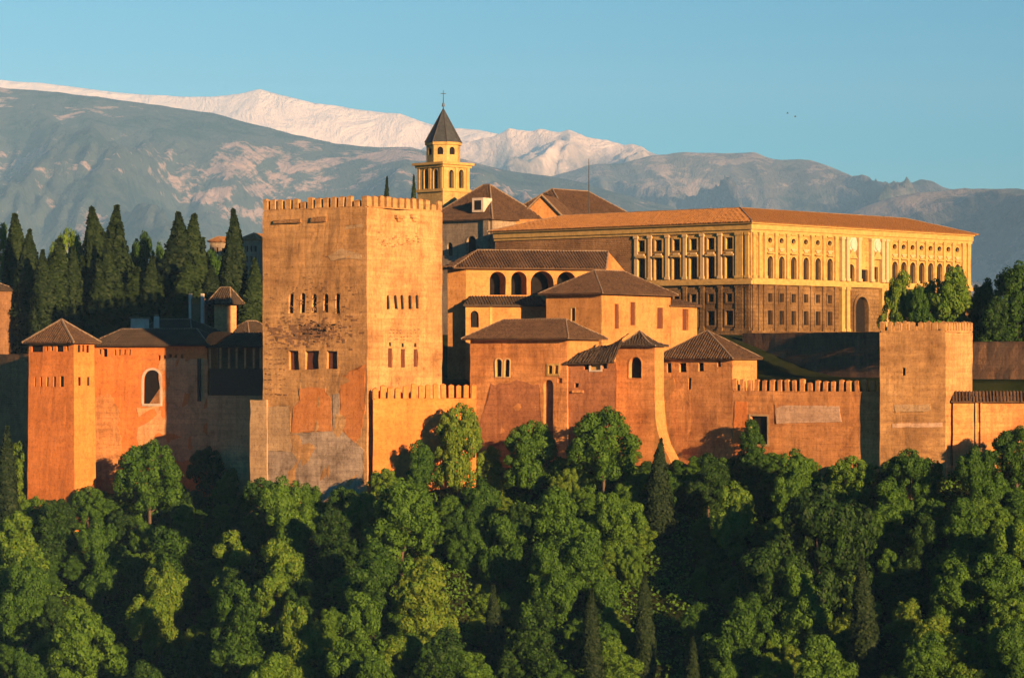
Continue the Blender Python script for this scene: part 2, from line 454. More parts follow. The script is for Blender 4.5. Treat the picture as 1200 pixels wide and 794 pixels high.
def tiles(bm, pts, pitch=0.46, r=0.13):
    """rows of half-round cover tiles running up a planar convex roof slope, first edge = eave"""
    a = pts[0]; e = (pts[1] - pts[0]).normalized()
    nrm = (pts[1] - pts[0]).cross(pts[-1] - pts[0]).normalized()
    if nrm.z < 0: nrm = -nrm
    up = nrm.cross(e)
    if up.z < 0: up = -up
    q = [((p - a).dot(e), (p - a).dot(up)) for p in pts]
    u0, u1 = min(x for x, _ in q), max(x for x, _ in q)
    n = int((u1 - u0) / pitch)
    for k in range(n):
        u = u0 + (k + 0.5) * (u1 - u0) / n + random.uniform(-0.03, 0.03)
        vs = []
        for (xa, ya), (xb, yb) in zip(q, q[1:] + q[:1]):
            if (xa - u) * (xb - u) < 0: vs.append(ya + (yb - ya) * (u - xa) / (xb - xa))
        if len(vs) < 2: continue
        v0, v1 = min(vs) - random.uniform(0.0, 0.16), max(vs)
        if v1 - v0 < 0.4: continue
        m = max(1, int((v1 - v0) / 1.1)); lift = 0.0
        for s in range(m):
            va, vb = v0 + (v1 - v0) * s / m, v0 + (v1 - v0) * (s + 1) / m
            ja, jb = random.uniform(-0.035, 0.035), random.uniform(-0.035, 0.035)
            h = r * random.uniform(0.8, 1.2)
            P0 = a + e * (u + ja) + up * va; P1 = a + e * (u + jb) + up * vb
            A = [P0 - e * r, P0 - e * r * 0.55 + nrm * (h * 0.85 + 0.04), P0 + e * r * 0.55 + nrm * (h * 0.85 + 0.04), P0 + e * r]
            B = [P1 - e * r * 0.85, P1 - e * r * 0.5 + nrm * h * 0.7, P1 + e * r * 0.5 + nrm * h * 0.7, P1 + e * r * 0.85]
            for c in range(3): poly(bm, [A[c], A[c + 1], B[c + 1], B[c]], [(u - r + c * r, va), (u + c * r - r, va), (u + c * r - r, vb), (u - r + c * r, vb)])
            poly(bm, A)

def tube(bm, a, b, r0, r1=None, seg=6):
    r1 = r0 if r1 is None else r1
    d = (b - a).normalized()
    x = d.orthogonal().normalized(); y = d.cross(x)
    ra = [a + (x * math.cos(2 * math.pi * k / seg) + y * math.sin(2 * math.pi * k / seg)) * r0 for k in range(seg)]
    rb = [b + (x * math.cos(2 * math.pi * k / seg) + y * math.sin(2 * math.pi * k / seg)) * r1 for k in range(seg)]
    for k in range(seg):
        j = (k + 1) % seg
        poly(bm, [ra[k], ra[j], rb[j], rb[k]])
    poly(bm, ra[::-1]); 
    if r1 > 0.001: poly(bm, rb)

def wobble_line(bm, a, b, r):
    n = max(1, int((b - a).length / 1.2))
    prev = a
    for k in range(1, n + 1):
        q = a.lerp(b, k / n)
        if k < n: q = q + Vector((0, 0, random.uniform(-0.04, 0.04)))
        tube(bm, prev, q, r, r); prev = q

def hip_roof(root, foot, ze, h, mat, over=0.6, inset=None, gable=(), curve=0.0, caps=True, thick=0.2, capr=0.13, capmat='ridge', name='roof'):
    """hip roof on a 4-cornered footprint; inset = (left end, right end) of the ridge in fractions of half the short side"""
    c = sum(foot, Vector((0, 0))) / 4
    e = []
    for i in range(4):
        p0, p, p1 = foot[i - 1], foot[i], foot[(i + 1) % 4]
        d0 = (p - p0).normalized(); d1 = (p - p1).normalized()
        e.append(p + (d0 + d1) * over)
    l01 = (e[1] - e[0]).length; l12 = (e[2] - e[1]).length
    k = 0 if l01 >= l12 else 1          # ridge runs along edge k
    q = [e[(k + i) % 4] for i in range(4)]
    A = (q[0] + q[3]) / 2; B = (q[1] + q[2]) / 2
    sh = (q[3] - q[0]).length / 2; lg = (B - A).length
    ia, ib = inset or (1.0, 1.0)
    ra = A + (B - A).normalized() * min(sh * ia, lg / 2); rb = B - (B - A).normalized() * min(sh * ib, lg / 2)
    V3 = lambda p, z: Vector((p.x, p.y, z))
    E = [V3(p, ze) for p in q]; RA = V3(ra, ze + h); RB = V3(rb, ze + h)
    bm = bmesh.new()
    def slope(a, b, tops):
        # tops: ridge points from b side to a side
        n = 5 if curve else 1
        rows = []
        ta, tb = tops[-1], tops[0]
        for s in range(n + 1):
            t = s / n
            zc = -curve * h * math.sin(math.pi * t) * (1 - 0.3 * t)
            pa = a.lerp(ta, t) + Vector((0, 0, zc)); pb = b.lerp(tb, t) + Vector((0, 0, zc))
            rows.append((pa, pb))
        for s in range(n):
            (a0, b0), (a1, b1) = rows[s], rows[s + 1]
            pts = [a0, b0, b1, a1] if (a1 - b1).length > 1e-4 else [a0, b0, b1]
            tiles(bm, pts)
            eu = (b - a).normalized(); off = (a0 - a).dot(eu)
            f = poly(bm, pts, [((p - a).dot(eu), (p - a).length * 0 + abs((p - a).dot(((ta + tb) / 2 - (a + b) / 2).normalized()))) for p in pts])
    slope(E[0], E[1], [RB, RA])
    slope(E[1], E[2], [RB])
    slope(E[2], E[3], [RA, RB])
    slope(E[3], E[0], [RA])
    # eaves thickness and soffit
    lo = [p - Vector((0, 0, thick)) for p in E]
    for i in range(4):
        j = (i + 1) % 4
        poly(bm, [lo[i], lo[j], E[j], E[i]], [(0, 0), (1, 0), (1, .1), (0, .1)])
    poly(bm, lo[::-1])
    rf = finish(bm, name, M[mat], root, 0.04)
    if caps:
        bm = bmesh.new()
        if (RA - RB).length > 0.1: wobble_line(bm, RA, RB, capr)
        for i, r in ((0, RA), (1, RB), (2, RB), (3, RA)):
            if (i in (0, 3) and ia < 0.01) or (i in (1, 2) and ib < 0.01): pass
            if curve:
                prev = E[i]
                for s in range(1, 6):
                    t = s / 5
                    q2 = E[i].lerp(r, t) + Vector((0, 0, -curve * h * math.sin(math.pi * t) * (1 - 0.3 * t)))
                    tube(bm, prev, q2, capr); prev = q2
            else: wobble_line(bm, E[i], r, capr)
        finish(bm, 'ridge_cap', M[capmat], rf, 0.03)
    return rf, E, RA, RB

def patch(root, f, pts, mat, o=0.05, weather=0, label=None, rough=0.35, name='plaster_patch'):
    """irregular plaster patch, pts are photo pixels on face f"""
    uv = []
    q = [Vector((f.hit(a)[0], f.hit(a, b)[1])) for a, b in pts]
    n = len(q)
    for i in range(n):
        a, b = q[i], q[(i + 1) % n]
        s = max(1, int((b - a).length / 0.5))
        for k in range(s):
            p = a.lerp(b, k / s)
            nn = noise.noise_vector(Vector((p.x * 0.9, p.y * 0.9, 3.1)))
            uv.append((p.x + nn.x * rough, p.y + nn.y * rough))
    bm = bmesh.new()
    try:
        poly(bm, [f.pt(a, b, o) for a, b in uv], uv)
    except ValueError: return
    for i in range(len(uv)):
        a, b = uv[i], uv[(i + 1) % len(uv)]
        poly(bm, [f.pt(*a, -0.15), f.pt(*b, -0.15), f.pt(*b, o), f.pt(*a, o)], [a, b, b, a])
    bmesh.ops.triangulate(bm, faces=[x for x in bm.faces if len(x.verts) > 4])
    ob = finish(bm, name, M[mat], root, 0)
    if label: ob['label'] = label
    return ob

def part_boxes(root, f, name, mat, rects, o0, o1, weather=0):
    for (u0, u1, v0, v1) in rects:
        bm = bmesh.new(); fbox(bm, f, u0, u1, v0, v1, o0, o1); finish(bm, name, M[mat], root, weather)

# ------------------------------------------------------------------ terrain
TBL = [(-400, 475, -26), (-92, 470, -25), (-79, 464, -25), (-76, 456, -24.5), (-68, 455, -24), (-63, 462, -21), (-41, 455, -21), (-38, 432, -21.5), (-21, 418, -21), (-19, 417.5, -20), (-6, 421.5, -18.5), (-4.5, 434, -17.5), (2, 430, -15.5), (8, 424, -15.5), (20, 425, -15.5), (33, 420, -15.5), (52, 408, -15.5), (62, 398, -15.5), (80, 400, -14.5), (400, 402, -14.5)]
TX = [t[0] for t in TBL]; TY = [t[1] for t in TBL]; TZ = [t[2] for t in TBL]
def sstep(a, b, x):
    t = min(1, max(0, (x - a) / (b - a))); return t * t * (3 - 2 * t)
def ground(x, y):
    yw = float(np.interp(x, TX, TY)); zw = float(np.interp(x, TX, TZ))
    if y < yw:
        z = zw - 0.55 * (yw - y)
        z = max(z, -66)
        nz = noise.fractal(Vector((x * 0.05, y * 0.05, 0)), 1, 2, 4) * 1.2 * sstep(0, 10, yw - y)
        z += nz
        near = -3.2 - max(0, y) * 0.42
        if y < 200: z = max(-66 + nz, near)
    else:
        top = -3.2 + 7.5 * sstep(492, 522, y)
        z = min(top, zw + 0.75 * max(0, y - yw - 4))
    return z

def axis(dense0, dense1, step, far0, far1):
    a = list(np.arange(dense0, dense1 + 0.1, step)); s = step
    x = dense1
    while x < far1: s *= 1.35; x += s; a.append(min(x, far1))
    s = step; x = dense0
    while x > far0: s *= 1.35; x -= s; a.insert(0, max(x, far0))
    return a
xs = axis(-130, 140, 3.0, -12500, 12500); ys = axis(325, 540, 3.0, -250, 30000)
bm = bmesh.new()
gv = [[bm.verts.new((x, y, ground(x, y))) for x in xs] for y in ys]
for j in range(len(ys) - 1):
    for i in range(len(xs) - 1):
        bm.faces.new((gv[j][i], gv[j][i + 1], gv[j + 1][i + 1], gv[j + 1][i]))
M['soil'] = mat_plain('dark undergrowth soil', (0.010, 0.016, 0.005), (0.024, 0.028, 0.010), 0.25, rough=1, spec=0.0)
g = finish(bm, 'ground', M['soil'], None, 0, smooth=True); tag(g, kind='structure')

# ------------------------------------------------------------------ mountains
def mat_mountain(name, rock, bush, pale, snow=None, sn=(0.4, 0.6), pscale=0.0011):
    m, nt, nd, bs = newmat(name)
    tc = nd.new('ShaderNodeTexCoord'); ob = tc.outputs['Object']
    st = mapnode(nt, ob, (1, 0.22, 2.4))
    n1 = noisen(nt, st, pscale, 9, 0.66, 0.5); n2 = noisen(nt, ob, 0.006, 7, 0.72)
    r1 = ramp(nd, [(0.40, bush), (0.49, rock), (0.56, rock), (0.61, pale)])
    mx = nd.new('ShaderNodeMath'); mx.operation = 'MULTIPLY_ADD'; mx.inputs[1].default_value = 0.55
    sb = nd.new('ShaderNodeMath'); sb.operation = 'SUBTRACT'; sb.inputs[1].default_value = 0.5
    nt.links.new(n2, sb.inputs[0]); nt.links.new(sb.outputs[0], mx.inputs[0]); nt.links.new(n1, mx.inputs[2])
    nt.links.new(mx.outputs[0], r1.inputs[0])
    c = r1.outputs[0]
    if snow:
        ge = nd.new('ShaderNodeNewGeometry'); sx = nd.new('ShaderNodeSeparateXYZ')
        nt.links.new(ob, sx.inputs[0])
        zz = nd.new('ShaderNodeMapRange'); zz.inputs[1].default_value = snow[0]; zz.inputs[2].default_value = snow[1]
        nt.links.new(sx.outputs['Z'], zz.inputs[0])
        n3 = noisen(nt, mapnode(nt, ob, (1, 0.3, 0.5)), 0.0022, 9, 0.7, 0.3)
        ad = nd.new('ShaderNodeMath'); ad.operation = 'ADD'; nt.links.new(zz.outputs[0], ad.inputs[0]); nt.links.new(n3, ad.inputs[1])
        r3 = ramp(nd, [(sn[0], (0, 0, 0)), (sn[1], (1, 1, 1))])
        hf = nd.new('ShaderNodeMath'); hf.operation = 'MULTIPLY'; hf.inputs[1].default_value = 0.5
        nt.links.new(ad.outputs[0], hf.inputs[0]); nt.links.new(hf.outputs[0], r3.inputs[0])
        mm = nd.new('ShaderNodeMix'); mm.data_type = 'RGBA'
        nt.links.new(r3.outputs[0], mm.inputs['Factor']); nt.links.new(c, mm.inputs[6]); mm.inputs[7].default_value = (0.80, 0.66, 0.58, 1)
        c = mm.outputs[2]
    nt.links.new(c, bs.inputs['Base Color'])
    bs.inputs['Roughness'].default_value = 1; bs.inputs['Specular IOR Level'].default_value = 0
    bp = nd.new('ShaderNodeBump'); bp.inputs['Strength'].default_value = 1.0; bp.inputs['Distance'].default_value = 130
    nb = noisen(nt, mapnode(nt, ob, (1, 0.4, 0.6)), 0.0035, 9, 0.68, 0.4)
    nt.links.new(nb, bp.inputs['Height']); nt.links.new(bp.outputs[0], bs.inputs['Normal'])
    return m

def mountain(name, Yr, ridge, D, zf, mat, seed, amp, jag, gully=1.0, rim=0.0, nu=620, nv=110, p0=-480, p1=1600):
    rx = [p for p, _ in ridge]; ry = [y for _, y in ridge]
    bm = bmesh.new(); rows = []
    for j in range(nv + 1):
        v = 1.15 * j / nv
        row = []
        for i in range(nu + 1):
            px = p0 + (p1 - p0) * i / nu
            X = (px - CX) * Yr / F
            Zr = (HY - float(np.interp(px, rx, ry))) * Yr / F
            Zr = max(Zr, zf)
            Zr += noise.fractal(Vector((X * 0.0016, seed, 0)), 0.9, 2.1, 7) * jag
            Y = Yr - D * (1 - v)
            if v <= 1: base = zf + (Zr - zf) * (v ** 1.05)
            else: base = Zr - (Zr - zf) * (v - 1) * 3
            warp = noise.noise(Vector((X * 0.0004, Y * 0.0003, seed + 9))) * 900
            g1 = noise.ridged_multi_fractal(Vector(((X + warp) * 0.00052 * gully, Y * 0.00020, seed)), 0.85, 2.15, 7, 1.0, 2.0)
            env = math.sin(math.pi * min(1, v) ** 0.8) if v < 1 else 0
            env *= min(1, max(0.0, (1 - v) * 5) + rim)
            env = max(0, env) * 0.9 + 0.1 * (1 - v if v < 1 else 0)
            z = base + (g1 - 1.35) * amp * env
            row.append(bm.verts.new((X, Y, z)))
        rows.append(row)
    for j in range(nv):
        for i in range(nu):
            bm.faces.new((rows[j][i], rows[j][i + 1], rows[j + 1][i + 1], rows[j + 1][i]))
    return tag(finish(bm, name, mat, None, smooth=True), kind='structure')

M['mt_snow'] = mat_mountain('snow field', (0.3, 0.27, 0.25), (0.2, 0.2, 0.18), (0.45, 0.4, 0.36), (900, 2100), (0.36, 0.5))
M['mt_rock'] = mat_mountain('snow dusted rock', (0.17, 0.15, 0.15), (0.09, 0.09, 0.09), (0.3, 0.26, 0.25), (700, 1750), (0.52, 0.68))
M['mt_green'] = mat_mountain('scrub mountain', (0.070, 0.086, 0.080), (0.030, 0.050, 0.045), (0.42, 0.31, 0.28), sn=None)
M['mt_right'] = mat_mountain('bare mountain', (0.14, 0.135, 0.13), (0.050, 0.068, 0.066), (0.33, 0.265, 0.235))
mountain('snowy_mountain', 27000, [(-260, 90), (0, 92), (45, 95), (105, 102), (150, 107), (200, 112), (250, 113), (285, 108), (305, 103), (330, 109), (370, 119), (420, 127), (470, 133), (500, 142), (530, 149), (560, 151), (620, 165), (720, 210), (900, 330), (1460, 420)], 5500, 300, M['mt_snow'], 1.3, 300, 18, 1.6)
mountain('rocky_mountain', 22000, [(-260, 400), (380, 260), (470, 190), (500, 170), (530, 162), (562, 157), (580, 150), (597, 142), (612, 147), (640, 152), (655, 158), (668, 154), (700, 164), (740, 166), (770, 176), (830, 195), (1000, 250), (1460, 400)], 5500, 250, M['mt_rock'], 4.7, 620, 75, 2.2, rim=1.0)
mountain('rocky_mountain', 17500, [(-260, 420), (560, 230), (640, 205), (690, 193), (730, 188), (762, 181), (800, 178), (850, 180), (885, 180), (905, 187), (950, 189), (985, 200), (1015, 207), (1047, 216), (1060, 214), (1078, 208), (1092, 211), (1105, 219), (1150, 232), (1250, 240), (1460, 260)], 5000, 150, M['mt_right'], 8.2, 560, 26, 2.4)
mountain('scrub_mountain', 14500, [(-260, 92), (0, 101), (60, 106), (130, 115), (200, 124), (250, 131), (300, 146), (350, 160), (390, 168), (440, 172), (480, 173), (530, 183), (600, 198), (680, 212), (760, 235), (900, 280), (1100, 330), (1460, 400)], 5500, 60, M['mt_green'], 2.1, 430, 22, 2.0)
mountain('scrub_mountain', 13000, [(-260, 420), (700, 330), (900, 290), (960, 262), (1000, 245), (1040, 231), (1080, 223), (1120, 219), (1160, 219), (1200, 222), (1300, 226), (1460, 240)], 4500, 60, M['mt_right'], 6.4, 420, 28, 1.8)

# ------------------------------------------------------------------ haze
m = bpy.data.materials.new('haze'); m.use_nodes = True
m.node_tree.nodes.clear()
pv = m.node_tree.nodes.new('ShaderNodeVolumePrincipled'); mo = m.node_tree.nodes.new('ShaderNodeOutputMaterial')
m.node_tree.links.new(pv.outputs[0], mo.inputs['Volume'])
pv.inputs['Density'].default_value = 3.2e-5
pv.inputs['Color'].default_value = (0.23, 0.50, 1.0, 1)
pv.inputs['Anisotropy'].default_value = -0.35
bm = bmesh.new()
bmesh.ops.create_cube(bm, size=1)
for v in bm.verts:
    v.co = Vector((v.co.x * 26000, -300 + (v.co.y + 0.5) * 30800, -70 + (v.co.z + 0.5) * 2900))
hz = finish(bm, 'haze', m); tag(hz, kind='stuff')

exec_parts = True
# ------------------------------------------------------------------ the great square tower
foot = rectfoot(430, 420, 308, 518, 35.8)
zN = lambda y, Y: (HY - y) * Y / F
zt = zN(228, 420); zb = zN(243, 420)
DKs = {'mat': 'pane', 'depth': 0.16}; SHs = {'mat': 'shutter', 'depth': 0.2}; DK = {'mat': 'pane'}; SH = {'mat': 'shutter'}
ops = {0: [(338, 344, 343.7, 366.5, 'a'), (352, 344, 357.9, 366.5, 'a'), (365.3, 344, 371.3, 366.5, 'a'), (379.2, 344, 385.1, 366.5, 'a'), (392.6, 344, 398.3, 366.5, 'a'),
           (338.7, 410.8, 350, 433, 'r', SH), (357, 410.8, 373.5, 432.5, 'r', SH), (382.8, 410.8, 395.2, 432.5, 'r', SH)],
       1: [(453.6, 345.5, 457.2, 362, 'a', DKs), (461.8, 345.5, 465.3, 362, 'a', DKs), (469.9, 345.5, 473.4, 362, 'a', DKs), (478.3, 345.5, 481.8, 362, 'a', DKs), (487, 345.5, 490.6, 362, 'a', DKs),
           (455, 408.5, 459.9, 430.3, 'r', SHs), (470.2, 408.5, 475.1, 430.3, 'r', SHs), (484.7, 408.5, 489.6, 430.3, 'r', SHs),
           (456.2, 401.5, 459, 406, 'r', DKs), (471.2, 401.5, 474, 406, 'r', DKs), (485.6, 401.5, 488.4, 406, 'r', DKs)]}
T, fs, _ = building('square_tower', 'great square ochre tower with battlements, tallest and widest tower of the walls', 'tower', foot, -25, zb, M['tower'], ops, 0.55, 0.16)
merlons(T, fs, zb, zt, M['tower'], pitch=1.5, width=0.95, weather=0.12, cap=0.2, parh=0.2)
f0, f1 = fs[0], fs[1]
c4 = lambda x, y: (280 + 0.2518 * x, 390 + 0.2518 * y)
patch(T, f0, [c4(92, 560), c4(245, 470), c4(400, 455), c4(450, 430), c4(530, 500), c4(578, 545), c4(578, 800), c4(92, 800)], 'pl_grey', 0.04, label='grey crumbling mortar over the foot of the tower')
patch(T, f0, [c4(285, 262), c4(405, 250), c4(400, 292), c4(428, 300), c4(430, 455), c4(250, 462), c4(252, 345), c4(285, 320)], 'pl_orange', 0.05, label='bright orange plaster patch under the middle windows')
patch(T, f0, [c4(478, 200), c4(588, 150), c4(588, 330), c4(572, 470), c4(540, 512), c4(468, 432)], 'pl_orange', 0.05, label='orange plaster patch near the tower corner')
patch(T, f0, [c4(92, 352), c4(238, 335), c4(243, 552), c4(92, 540)], 'pl_beige', 0.07, label='beige plaster panel low on the left of the tower')
patch(T, f0, [c4(438, 285), c4(468, 280), c4(464, 430), c4(438, 445)], 'pl_grey', 0.08, rough=0.15)
patch(T, f0, [(384, 300), (400, 291), (422, 297), (424, 303), (404, 302), (388, 305)], 'pl_beige', 0.05, rough=0.2)
patch(T, f0, [(392, 266), (426, 262), (426, 266), (394, 271)], 'pl_beige', 0.05, rough=0.15)
def shade_chips(root, f, n, cx, cy, sx, sy, name, mat, smin=0.12, smax=0.4, seed=3, grid=None):  # raised dark chips paint the shade of holes onto the wall
    rg = random.Random(seed); bm = bmesh.new(); spots = []
    if grid:
        (xa, xb, nx), (ya, yb, ny) = grid
        spots = [(xa + (xb - xa) * i / (nx - 1) + rg.uniform(-.8, .8), ya + (yb - ya) * j / (ny - 1) + rg.uniform(-.7, .7)) for i in range(nx) for j in range(ny) if rg.random() < 0.8]
    else: spots = [(cx + rg.gauss(0, sx), cy + rg.gauss(0, sy)) for _ in range(n)]
    for px, y in spots:
        u, z = f.hit(px, y)
        if not 0.6 < u < f.L - 0.6: continue
        r = rg.uniform(smin, smax); w = rg.uniform(0.7, 1.8)
        fbox(bm, f, u - r * w, u + r * w, z - r * 0.5, z + r * 0.5, -0.03, 0.035 + rg.uniform(0, 0.02))
    for v in bm.verts: v.co += wv(v.co, 0.1) - wpos(root)
    tmp = bpy.data.meshes.new('tmp'); bm.to_mesh(tmp); bm.free()
    w = next(c for c in root.children if c.name.startswith('wall')); me = w.data
    b2 = bmesh.new(); b2.from_mesh(me); k = len(b2.faces); b2.from_mesh(tmp); b2.faces.ensure_lookup_table()
    me.materials.append(M[mat])
    for fc in b2.faces[k:]: fc.material_index = len(me.materials) - 1
    b2.to_mesh(me); b2.free()
shade_chips(T, f0, 330, 362, 390, 26, 8, 'pit_shade', 'darkwall', 0.1, 0.32, 3)
shade_chips(T, f0, 90, 368, 386, 12, 4, 'pit_shade', 'pane', 0.1, 0.22, 4)
shade_chips(T, f0, 0, 0, 0, 0, 0, 'putlog_shade', 'darkwall', 0.1, 0.2, 5, ((312, 334, 5), (402, 462, 11)))
shade_chips(T, f1, 0, 0, 0, 0, 0, 'lattice_shade', 'darkwall', 0.1, 0.17, 6, ((458, 490, 9), (386, 398, 4)))
shade_chips(T, f1, 60, 470, 282, 14, 4, 'pit_shade', 'rubble', 0.08, 0.2, 7)
shade_chips(T, f0, 120, 365, 350, 30, 16, 'pit_shade', 'rubble', 0.08, 0.2, 8)
for px in (467, 484.5):                                  # stone corbels high on the sunlit face
    u, z = f1.hit(px, 255)
    bm = bmesh.new(); fbox(bm, f1, u - 1.0, u + 0.8, z - 0.1, z + 0.45, -0.05, 0.6); fbox(bm, f1, u - 0.6, u + 0.45, z - 0.55, z - 0.102, -0.05, 0.38)
    finish(bm, 'corbel', M['tower'], T, 0.15)
for px0, px1, y0, y1 in ((322, 354, 257, 261), (366, 383, 254, 260)):   # ledges on the shaded face
    u0, u1, v0, v1 = f0.rect(px0, y0, px1, y1)
    bm = bmesh.new(); fbox(bm, f0, u0, u1, v0, v1, -0.05, 0.35); finish(bm, 'ledge', M['rubble'], T, 0.2)
# low buttress at the left foot
NL = f0.pt(0, 0); bfoot_face = Face(f0.A - f0.d * 2.3 + f0.n * 0.25, f0.A + f0.d * 1.0 + f0.n * 0.25)
bm = bmesh.new(); wall_face(bm, bfoot_face, -25, zN(469, 431), [])
A, B = bfoot_face.A, bfoot_face.B; back = -bfoot_face.n * 9
q = [A, B, B + back, A + back]
for i in (1, 2, 3): wall_face(bm, Face(q[i], q[(i + 1) % 4]), -25, zN(469, 431), [])
poly(bm, [Vector((p.x, p.y, zN(469, 431))) for p in q])
finish(bm, 'buttress', M['pl_beige'], T, 0.15)

# ------------------------------------------------------------------ low battlemented wall beside it
def wallrun(name, label, pts, z0, zb, zt, mat, thick=1.2, ops=None, weather=0.12, cat='wall', pitch=1.3, width=0.8, parh=0.3, mer=True, cap=0.25, mer_range=None, depth=0.5):
    """free-standing wall along pts (left to right seen from outside)"""
    inner = []
    n = len(pts)
    for i in range(n):
        d = (pts[min(i + 1, n - 1)] - pts[max(i - 1, 0)]).normalized()
        inner.append(pts[i] + Vector((-d.y, d.x)) * thick)
    foot = list(pts) + inner[::-1]
    R, fs, w = building(name, label, cat, foot, z0, zb, mat, ops, depth, weather)
    if mer:
        merlons(R, fs, zb, zt, mat, idx=range(n - 1) if mer_range is None else mer_range, pitch=pitch, width=width, thick=0.5, weather=weather, cap=cap, parh=parh)
    return R, fs
zbb, ztt = zN(468, 418), zN(449.5, 418)
CW, cfs = wallrun('curtain_wall', 'low orange battlemented wall joining the great square tower to the houses', [XY(437, 422.2), XY(437.2, 419.2), XY(558, 424)], -22, zbb, ztt, M['orange'], 1.4, pitch=1.18, width=0.72, parh=0.12, mer_range=(1,))

# ------------------------------------------------------------------ hip-roofed tower at the left
foot = rectfoot(86.5, 450, 34, 110.5, 36)
zt = zN(402, 450)
W3 = {'mat': 'pane'}
ops = {0: [(37, 405, 50.5, 412.5, 'r'), (54, 405, 56, 411, 'r'), (59.5, 405, 62, 411, 'r'), (66.5, 404.5, 74, 412, 'r'), (77.5, 405, 80, 411, 'r'),
           (40.6, 442, 42, 452.5, 'r'), (47.2, 441.5, 49.4, 452.5, 'r'), (54.4, 441.5, 57, 452.7, 'r'), (62.2, 441, 65.4, 453, 'r'), (70.3, 440.5, 74.8, 453, 'r')],
       1: [(91.2, 404, 94.6, 412.5, 'r', {'mat': 'pane', 'depth': 0.2}), (96.5, 404, 99, 412, 'r', {'mat': 'pane', 'depth': 0.2}), (101.2, 404, 104.6, 413, 'r', {'mat': 'pane', 'depth': 0.2}), (91.3, 441.5, 94.5, 452, 'r', {'mat': 'pane', 'depth': 0.2}), (101.6, 441.5, 104.6, 451.5, 'r', {'mat': 'pane', 'depth': 0.2})]}
T2, fs, _ = building('hip_roofed_tower', 'slender bright orange tower with a hip roof at the left end of the walls', 'tower', foot, -30, zt, M['orange'], ops, 0.22, 0.08, batter=0.0022)
hip_roof(T2, foot, zt + 0.15, 3.6, 'roof', over=0.75, capr=0.2, inset=(3, 3))

# wing and shaded wall between the two towers
sq = rectfoot(430, 420, 308, 518, 35.8)
Bk = sq[3]                                                # back corner of the great tower
dw = Vector((-0.91, 0.414)).normalized()
def online(px):
    m = (px - CX) / F
    t = (m * Bk.y - Bk.x) / (dw.x - m * dw.y)
    return Bk + dw * t
pA, pB, pC = online(104), online(243), online(400)
bk = Vector((0.3, 0.95)) * 9
zw = (HY - 405) * 461 / F
ops = {0: [(116, 409, 118.5, 415, 'r'), (120, 408, 126, 418, 'r'), (134, 409, 136.5, 416, 'r'), (139, 409, 141.5, 416, 'r'), (145, 409, 147.5, 415.5, 'r'), (151, 409, 153.5, 415.5, 'r'),
           (185, 416, 188, 422, 'r'), (191, 416, 194, 422, 'r'), (197, 415, 201, 423, 'r'), (205, 416, 208, 422, 'r'), (212, 415, 215, 422, 'r'),
           (168, 433, 188, 473, 'a', {'mat': 'pane', 'frame': 'white', 'fw': 0.35, 'fo': 0.06, 'sill': 'white', 'depth': 0.25}), (218, 451, 222, 461, 'a')]}
WG, wfs, _ = building('palace_wing', 'long orange wing with one tall arched window, beside the slender hip-roofed tower', 'building', [pA, pB, pB + bk, pA + bk], -26, zw, M['orange'], ops, 0.7, 0.12)
hip_roof(WG, [pA, pB, pB + bk, pA + bk], zw + 0.1, 2.6, 'roofdark', over=0.6, inset=(0.9, 0.9))
patch(WG, wfs[0], [(161, 478), (186, 476), (187, 420), (243, 420), (243, 540), (161, 540)], 'greywall', 0.04, label='grey painted shadow of the great tower around the arched window')  # greyer sheet paints the great tower's cast shadow in its outline
patch(WG, wfs[0], [(110, 466), (128, 462), (140, 480), (143, 520), (140, 560), (110, 560)], 'red', 0.06, rough=0.9)
bm = bmesh.new(); u, z = wfs[0].hit(234, 470); _, z2 = wfs[0].hit(234, 420); fbox(bm, wfs[0], u - 0.25, u + 0.25, z, z2, 0.03, 0.3); finish(bm, 'drainpipe', M['wood'], WG)
zg0 = zN(463, 455)
SW, sfs, _ = building('shaded_wall', 'grey shaded wall below the dark timber gallery', 'wall', [pB - dw * 0.02, pC, pC + bk, pB + bk], -26, zg0, M['greywall'], None, 0.5, 0.12)
# timber gallery standing on it
f = Face(pB - dw * 0.3, pC - dw * 0.0)
gr = empty('timber_gallery', f.pt(f.L / 2, zg0, -2), 'dark open timber gallery left of the great square tower', 'gallery')
zg1 = zN(433, 455); zg2 = zN(406, 455)
u1 = f.hit(312)[0]
bm = bmesh.new(); fbox(bm, f, 0, u1, zg0 + 0.02, zg2, -3.0, -2.8); finish(bm, 'back_wall', M['darkwall'], gr)
bm = bmesh.new(); fbox(bm, f, 0, u1, zg0 + 0.01, zg0 + 0.25, -2.78, 0.05)
finish(bm, 'floor_beam', M['wood'], gr)
bm = bmesh.new(); fbox(bm, f, 0, u1, zg0 + 0.26, zg1, -0.2, -0.05); finish(bm, 'balustrade', M['wood'], gr, 0.02)
bm = bmesh.new(); fbox(bm, f, 0, u1, zg1 + 0.003, zg1 + 0.18, -0.26, 0.0); finish(bm, 'handrail', M['wood'], gr)
for px in (246, 258, 268, 277, 287, 297, 305):
    u = f.hit(px)[0]
    bm = bmesh.new(); fbox(bm, f, u - 0.14, u + 0.14, zg1 + 0.185, zg2 - 0.01, -0.26, -0.02); finish(bm, 'post', M['greywall'], gr)
bm = bmesh.new()
a = [f.pt(-0.3, zg2, 0.6), f.pt(u1 + 0.2, zg2, 0.6), f.pt(u1 + 0.2, zg2 + 2.2, -4), f.pt(-0.3, zg2 + 2.2, -4)]
roof_faces(bm, [a]); 
lo = [p - Vector((0, 0, 0.2)) for p in a]; poly(bm, lo[::-1])
for i in range(4): poly(bm, [lo[i], lo[(i + 1) % 4], a[(i + 1) % 4], a[i]])
finish(bm, 'roof', M['roofdark'], gr)
